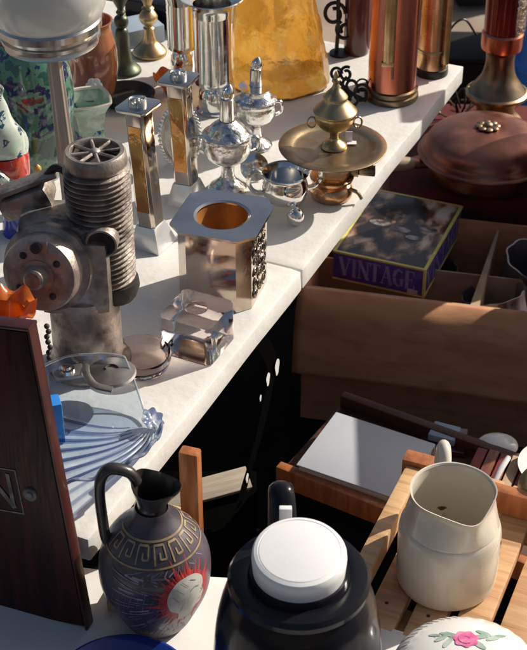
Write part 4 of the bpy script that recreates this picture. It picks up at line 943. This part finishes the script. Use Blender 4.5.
b_ = MB(); b_.tube([(.012, -.01, hb-.004), (.030, -.022, hb-.004), (.034, -.025, hb-.004)], [.0016, .0016, .0032], 8); b_.obj('wick_key', m_silver, lm_)

# ------------------------------------------------------------------ painted ceramics, left back
def at_tab(u, y): return ((u-CX)*mpp(y, TZ+.05), y, TZ)
v1 = thing('floral_vase', 'tall dark teal vase with navy floral glaze behind the lamp stem', 'vase', at_tab(33, 1.975))
b_ = MB(); b_.lathe(shell(prof([(.036, 0), (.042, .004), (.056, .05), (.066, .11), (.066, .16), (.056, .20), (.046, .225), (.049, .245)], 5), .004), 56); b_.obj('vase', m_majolica, v1)
v2 = thing('green_cachepot', 'pale green square flower pot with cream rim and blue blossoms', 'flower pot', at_tab(88, 2.05), math.radians(20))
def sqr(v):
    a = math.atan2(v.y, v.x); f = 1/max(abs(math.cos(a)), abs(math.sin(a)))**.55; return Vector((v.x*f, v.y*f, v.z))
gp = prof([(.024, 0), (.026, .004), (.023, .03), (.024, .06), (.031, .078), (.036, .086)], 4)
b_ = MB(); b_.lathe([(0, .001)]+gp, 64, None, sqr); b_.obj('pot', m_greenpot, v2)
b_ = MB(); b_.lathe([(.036, .0862), (.0372, .088), (.0365, .090), (.034, .089), (.033, .086)], 64, None, sqr); b_.obj('rim', m_cream, v2)
b_ = MB(); b_.lathe([(.0335, .086), (.027, .07), (.02, .02), (0, .018)], 64, None, sqr); b_.obj('inside', m_leaf, v2)
b_ = MB(); b_.lathe(shell(prof([(.016, 0), (.022, .004), (.033, .03), (.040, .065), (.040, .10), (.033, .135), (.036, .15)], 5), .003), 48); o = tag(b_.obj('rose_vase', m_pinkglass), 'rounded rose and orange lustre vase behind the green pot', 'vase'); o.location = at_tab(94, 2.20)
b_ = MB()
for k in range(6):
    a = k*PI/3; b_.ball((.0075*math.cos(a), .0075*math.sin(a), 0), .0065, 10, None, (1, 1, .45))
b_.ball((0, 0, .002), .005, 10); o = tag(b_.obj('white_flower', m_porc), 'tiny white china flower between the rose vase and green pot', 'ornament'); o.location = (*aty(94, 86, 2.135).xy, aty(94, 86, 2.135).z); o.rotation_euler = (.9, 0, 0)
b_ = MB(); b_.lathe([(0, 0), (.014, 0), (.012, .004), (.004, .012), (.0032, aty(94, 86, 2.135).z-TZ-.003), (0, aty(94, 86, 2.135).z-TZ-.002)], 20); o.location.z = aty(94, 86, 2.135).z
fs_ = b_.obj('stem', m_cream); fs_.parent = o; fs_.matrix_parent_inverse = (T(*o.location) @ rot(x=.9)).inverted(); fs_.location = (o.location.x, o.location.y, TZ)
fg = thing('ceramic_figure', 'painted ceramic figure in mint, red and cobalt at the left edge', 'figurine', at_tab(9, 1.80))
b_ = MB(); b_.lathe(prof([(.018, 0), (.020, .003), (.016, .03), (.016, .06), (.024, .086)], 4), 40, T(.006, 0, 0)); b_.wobble(.003, 30); b_.obj('skirt', m_fig_blue, fg)
b_ = MB(); b_.lathe(prof([(.025, .086), (.033, .098), (.035, .118), (.032, .132)], 4), 40); b_.wobble(.004, 35); b_.obj('tunic', m_fig_red, fg)
b_ = MB(); b_.lathe(prof([(.032, .132), (.033, .144), (.025, .172), (.014, .198), (.010, .212), (.013, .222), (.008, .230), (0, .232)], 4), 40); b_.wobble(.006, 28); b_.obj('mantle', m_figure, fg)
b_ = MB(); b_.tube(catmull([(-.02, -.024, .125), (.0, -.036, .11), (.016, -.032, .09)], 5), [.008]*4+[.007]*4+[.006]*3, 10); b_.obj('arm', m_figure, fg)
b_ = MB(); b_.lathe(prof([(0, 0), (.010, .001), (.014, .008), (.011, .016), (.005, .019), (.006, .023), (0, .025)], 4), 28); o = tag(b_.obj('yellow_pot', mat('mustard_glaze', (.55,.33,.05), .2, col2=(.42,.22,.03), nscale=40, coat=.5)), 'tiny mustard yellow pot at the foot of the floral vase', 'pot'); o.location = (*aty(37, 163, 1.87).xy, TZ); o.scale = (.9, .9, 2.9)
b_ = MB(); b_.tube([(.012*math.cos(a), 0, .03+.014*math.sin(a)) for a in [k*PI/10 for k in range(20)]], .0032, 10, closed=True)
cu = thing('white_cup', 'white china cup whose loop handle shows at the left edge', 'cup', (*at_tab(0, 2.14)[:2], TZ))
b_.bm.free(); b_ = MB(); zc_ = zat(38, 2.14)-TZ
b_.tube([(-.002+.011*math.cos(a), 0, zc_+.013*math.sin(a)) for a in [k*PI/10 for k in range(20)]], .0034, 10, closed=True); b_.obj('handle', m_porc, cu)
b_ = MB(); b_.lathe(shell(prof([(.022, 0), (.026, .004), (.030, .10), (.034, zc_), (.037, zc_+.03)], 4), .003), 44, T(-.046, 0, 0)); b_.obj('cup', m_porc, cu)

# ------------------------------------------------------------------ candlesticks and things, back
def cs(u, y, m, label, pr_):
    t = thing('brass_candlestick', label, 'candlestick', ((u-CX)*mpp(y, TZ), y, TZ), 0, 'turned brass candlesticks at the back'); b_ = MB(); b_.lathe(pr_, 44); b_.obj('stick', m, t); return t
hz = lambda v, y: zat(v, y)-TZ
y1 = 2.33
cs(124, y1, m_olive, 'dark olive brass candlestick with a ball knop and tulip cup', [(0, 0)]+prof([(.030, 0), (.029, .005), (.018, .018), (.0135, .04), (.0125, .066), (.0095, .078)], 4)+prof([(.007, .080), (.0112, .085), (.0125, .092), (.0105, .099), (.0055, .103)], 4)+prof([(.0055, .104), (.008, .108), (.0055, .113), (.007, .118), (.013, .130), (.021, .145), (.025, .165), (.026, .20)], 4)+[(.0, .20)])
y2 = 2.40
cs(150, y2, m_brass, 'bright brass candlestick with a round ball knop on bell foot', [(0, 0)]+prof([(.029, 0), (.030, .006), (.022, .016), (.013, .026), (.0095, .040), (.0085, .048)], 4)+prof([(.010, .050), (.007, .054), (.0125, .060), (.0165, .069), (.0125, .078), (.0075, .083)], 4)+prof([(.011, .086), (.007, .091), (.009, .098), (.016, .115), (.018, .14), (.018, .19)], 4)+[(0, .19)])
b_ = MB(); b_.lathe([(0, 0), (.035, 0), (.047, .012), (.048, .016), (.045, .017), (.034, .006), (0, .005)], 52); o = tag(b_.obj('dark_saucer', m_iron), 'round black metal dish in front of the olive candlestick', 'dish'); o.location = (*aty(126, 92, 2.215).xy, TZ)
q = at(143, 52, TZ)
b_ = MB(); b_.box(0, 0, .016, .075, .065, .032, .002); o = tag(b_.obj('pale_box', m_greybox), 'pale blue-grey card box behind the bright brass candlestick', 'box'); o.location = (q.x-.012, q.y+.055, TZ); o.rotation_euler = (0, 0, .5)
q = at(162, 34, TZ)
b_ = MB(); b_.box(0, 0, .024, .13, .05, .046, .002); o = tag(b_.obj('black_case', m_blk_gloss), 'flat black case at the far edge of the table', 'case'); o.location = (q.x, q.y+.045, TZ); o.rotation_euler = (0, 0, -.42)
b_ = MB(); b_.lathe(shell(prof([(.008, 0), (.012, .003), (.016, .014), (.027, .026), (.033, .034)], 4), .003), 40, None, lambda v: Vector((v.x, v.y, v.z*(1+.12*math.cos(6*math.atan2(v.y, v.x)))))); o = tag(b_.obj('orange_dish', m_orange), 'ruffled orange glass dish between candlestick foot and silver goblet', 'dish'); o.location = (*aty(170, 80, 2.245).xy, TZ); o.scale = (.85, .85, 1.0)

# ------------------------------------------------------------------ blue glass shell dish
ap = at(150, 414, TZ+.02); up = at(78, 360, TZ+.05); dn = at(58, 492, TZ+.035)
ap2 = Vector((ap.x, ap.y)); a_up = math.atan2(up.y-ap.y, up.x-ap.x); a_dn = math.atan2(dn.y-ap.y, dn.x-ap.x)
if a_dn < 0: a_dn += 2*PI
Rup = (up-ap).length*1.02; Rdn = (dn-ap).length*1.04
shd = thing('shell_dish', 'pale blue fluted glass shell dish near the table edge', 'glass dish', (ap.x, ap.y, TZ+.002))
def shellf(u, v):
    phi = a_up-.45+(a_dn-a_up+1.25)*u
    t = max(0, min(1, (u-.10)/.66))
    R = (Rup*(1-t)+Rdn*t)*(1+.20*math.sin(t*PI))
    R *= 1-.62*(max(0, u-.66)/.34)**1.6-.40*(max(0, .16-u)/.16)**1.5
    s = .03+.97*v
    z = .004+.050*s**2.6*(1-.35*math.sin(min(1, u*1.15)*PI))
    rip = .0034*math.cos(u*2*PI*17)*s*min(1, max(0, (u-.34)/.12))
    phi += .50*(1-s)*(1-s)*(1 if u > .4 else u/.4)-.10*math.sin(s*PI)
    w = R*s*(1+.012*math.cos(u*2*PI*17)*(1 if u > .4 else 0)*s)
    return (w*math.cos(phi), w*math.sin(phi), z+rip)
b_ = MB(); b_.grid(shellf, 204, 26); so_ = b_.obj('shell', m_blueglass, shd, 60); so_.data.materials.append(m_bluevein)
for p in so_.data.polygons:
    iu = p.index % 204; p.material_index = 1 if (math.cos((iu+.5)/204*2*PI*17) < -.70 and p.index//204 > 2 and iu > 74) or (iu > 178 and p.index//204 > 12) else 0
for _ in (0,):
    pass
b_ = MB()
b_.tube([Vector(shellf(k/204, 1.0))+Vector((0, 0, .0012)) for k in range(120, 205)], .0022, 8); b_.tube([Vector(shellf(1.0, .08+.92*k/30))+Vector((0, 0, .001)) for k in range(31)], .0022, 8); b_.obj('blue_rim', m_bluegl_dk, shd)
b_ = MB(); b_.tube([Vector(shellf(k/204, 1.0))+Vector((0, 0, .001)) for k in range(0, 121)], .0016, 8); b_.tube([Vector(shellf(0, .06+.94*k/30))+Vector((0, 0, .001)) for k in range(31)], .0016, 8); b_.obj('clear_rim', m_porc_gl, shd)
b_ = MB()
def fr(v):
    a = math.atan2(v.y, v.x); r = v.xy.length; k = r/.014
    return Vector((v.x*(1+.08*k*math.cos(7*a)), v.y*(1+.08*k*math.cos(7*a)), v.z+.0013*k*k*math.cos(7*a+.6)))
for (hx, hy, hz_, hs) in ((.0, .0, .007, .95),):
    b_.lathe([(0, .003), (.006, .002), (.011, .003), (.0142, .006), (.0146, .0072), (.011, .006), (.006, .0052), (0, .006)], 64, T(hx, hy, hz_) @ rot(x=.35*hs, y=.5) @ Matrix.Scale(hs, 4), fr)
b_.obj('frilled_handle', m_bluegl_dk, shd)
bu = thing('metal_clasp', 'grey metal clasp with a round stud lying inside the shell dish', 'clasp', (*at(82, 388, TZ+.03).xy, TZ+.036), math.radians(20)); bu.scale = (1.25, 1.25, 1.25)
b_ = MB(); b_.box(-.008, .016, .004, .030, .018, .005, .002); b_.obj('plate', m_pewter, bu)
b_ = MB(); b_.lathe([(.008, .006), (.0075, .010), (.005, .0105), (.004, .0125), (0, .013)], 24, T(-.010, .016, 0)); b_.obj('stud', m_silver, bu)
b_ = MB(); b_.tube(catmull([(.010, .022, .004), (.006, .004, .007), (.010, -.014, .006), (.024, -.024, .004)], 6), .0042, 10, flat=.5); b_.obj('curved_bar', m_pewter, bu)
b_ = MB(); b_.lathe([(0, 0), (.020, 0), (.024, .004), (.0225, .006), (.012, .008), (0, .009)], 36, T(.030, .002, 0)); b_.obj('disc', m_pewter, bu)
b_ = MB(); b_.tube([(.030+.006*math.cos(a), .002+.006*math.sin(a), .0085) for a in [k*.35 for k in range(9)]], .0016, 8); b_.obj('hook', m_engine_dk, bu)

# blue bottle and amber flower at left
q = aty(56, 400, 1.335)
b_ = MB(); b_.box(0, 0, .030, .034, .022, .058, .003); o = tag(b_.obj('blue_packet', m_blue_br), 'bright blue packet peeking out beside the mahogany board edge', 'packet'); o.location = (q.x-.012, 1.335, TZ); o.rotation_euler = (0, 0, .3)
q = aty(8, 312, 1.33)
af = thing('amber_flower_vase', 'ruffled orange amber glass vase showing above the mahogany board', 'vase', (q.x-.008, 1.345, TZ))
hq = zat(312, 1.345)-TZ
b_ = MB(); b_.lathe(shell(prof([(.024, 0), (.025, .006), (.010, .02), (.009, hq*.5), (.014, hq*.78), (.026, hq)], 5), .0025), 40); b_.obj('stem', m_orange, af)
def ruf(v):
    a = math.atan2(v.y, v.x); r = v.xy.length; k = max(0, (r-.02)/.02)
    return Vector((v.x, v.y, v.z+.007*k*math.sin(7*a+1)))
b_ = MB(); b_.lathe([(.024, hq-.004), (.030, hq+.004), (.037, hq+.007), (.038, hq+.009), (.030, hq+.007), (.023, hq)], 84, None, ruf); b_.obj('frill', m_orange, af)

# ------------------------------------------------------------------ background beyond the table
bb = thing('black_bin', 'black plastic storage bin standing beyond the table corner', 'bin', (.505, 3.44, 0), -.05)
m_bin = mat('matte_black_plastic', (.010,.010,.010), .7, spec=.2)
b_ = MB(); b_.prism([(-.085, -.08), (.085, -.08), (.085, .08), (-.085, .08)], .004, .235, None, .015); b_.obj('tub', m_bin, bb)
b_ = MB(); b_.box(0, 0, .242, .18, .17, .012, .005); b_.obj('lid', m_bin, bb)
bl = thing('blue_barrel', 'bright blue plastic barrel at the right edge behind the lamp', 'barrel', (.785, 3.44, 0))
b_ = MB(); b_.lathe(prof([(0, .002), (.15, .002), (.17, .02), (.18, .12), (.185, .22)], 4)+[(.19, .225), (.19, .235), (.185, .24)]+prof([(.183, .25), (.178, .38), (.165, .46), (.15, .48), (0, .485)], 4), 56); b_.obj('drum', m_blue_br2, bl)
b_ = MB(); b_.lathe([(.10, .486), (.105, .488), (.105, .50), (.0, .503)], 40); b_.obj('cap', m_blue_br, bl)
def crate(x, y, w, dpt, h, m, label, rz=0):
    t = thing('storage_crate', label, 'crate', (x, y, 0), rz)
    b_ = MB(); b_.box(0, 0, h/2+.003, w, dpt, h, .006); b_.obj('box', m, t)
    b_ = MB()
    for s in (.12, .88):
        b_.box(0, -dpt/2-.004, h*s, w+.004, .008, .03, .002)
    b_.obj('batten', m, t)
crate(.66, 4.40, .16, .26, .22, m_bin, 'dark crate on the ground far behind the black bin', .1)
crate(-.62, 3.4, .5, .4, .35, m_maroon, 'dark maroon crate on the ground behind the table, far left', .2)
crate(.15, 4.95, .5, .35, .22, m_card, 'brown box on the ground far behind the amber lampshade', -.2)
crate(-.35, 4.35, .4, .3, .20, m_greybox, 'grey-blue crate on the ground far behind the silver goblets', .3)

# added unseen screens, right: shade carton and tray, gap lets a sun patch through
for k, (ya, yb, lab) in enumerate(((1.885, 2.322, 'added dark cloth screen out of view that shades the carton, the nearer of two'), (2.396, 2.70, 'added dark cloth screen out of view that shades the pan, the farther of two'))):
    t = thing('shade_screen', lab, 'screen', (.68, (ya+yb)/2, .004), 0, 'added shade screens out of view')
    b_ = MB(); b_.box(0, 0, .40, .014, yb-ya, .79, .004); b_.wobble(.003, 11); b_.obj('cloth', m_maroon, t)
    for y in (ya+.02, yb-.02):
        b_ = MB(); b_.box(.018, y-(ya+yb)/2, .40, .02, .02, .80, .003); b_.obj('post', m_wood_pale, t)
    if k: b_ = MB(); b_.box(.018, 2.445-(ya+yb)/2, .53, .02, .075, 1.06, .003); b_.obj('shadow_post', m_wood_pale, t)  # added out of view to throw a shadow band on the table
    b_ = MB(); b_.box(.018, 0, .01, .22, .04, .02, .003); b_.obj('foot', m_wood_pale, t)

# ------------------------------------------------------------------ light
SUN = Vector((.87, .50, 0)).normalized(); EL = math.radians(34)
sd_ = Vector((SUN.x*math.cos(EL), SUN.y*math.cos(EL), math.sin(EL)))
sl = bpy.data.lights.new('sun', 'SUN'); sl.energy = 5.6; sl.angle = math.radians(.55); sl.color = (1, .935, .83)
so = bpy.data.objects.new('sun', sl); C.objects.link(so); so.location = (3, 2, 4); so.rotation_euler = (-sd_).to_track_quat('-Z', 'Y').to_euler()
w = bpy.data.worlds.new('World'); SC.world = w; w.use_nodes = True
nt = w.node_tree; sk = nt.nodes.new('ShaderNodeTexSky'); sk.sky_type = 'NISHITA'; sk.sun_disc = False; sk.dust_density = 4.0
sk.sun_elevation = EL; sk.sun_rotation = math.atan2(SUN.x, SUN.y)
bg = nt.nodes['Background']; nt.links.new(sk.outputs[0], bg.inputs[0]); bg.inputs[1].default_value = .08
SC.view_settings.view_transform = 'Standard'; SC.view_settings.look = 'None'; SC.view_settings.exposure = 0
SC.cycles.max_bounces = 10; SC.cycles.transmission_bounces = 8; SC.cycles.sample_clamp_indirect = 6
SC.cycles.use_denoising = True
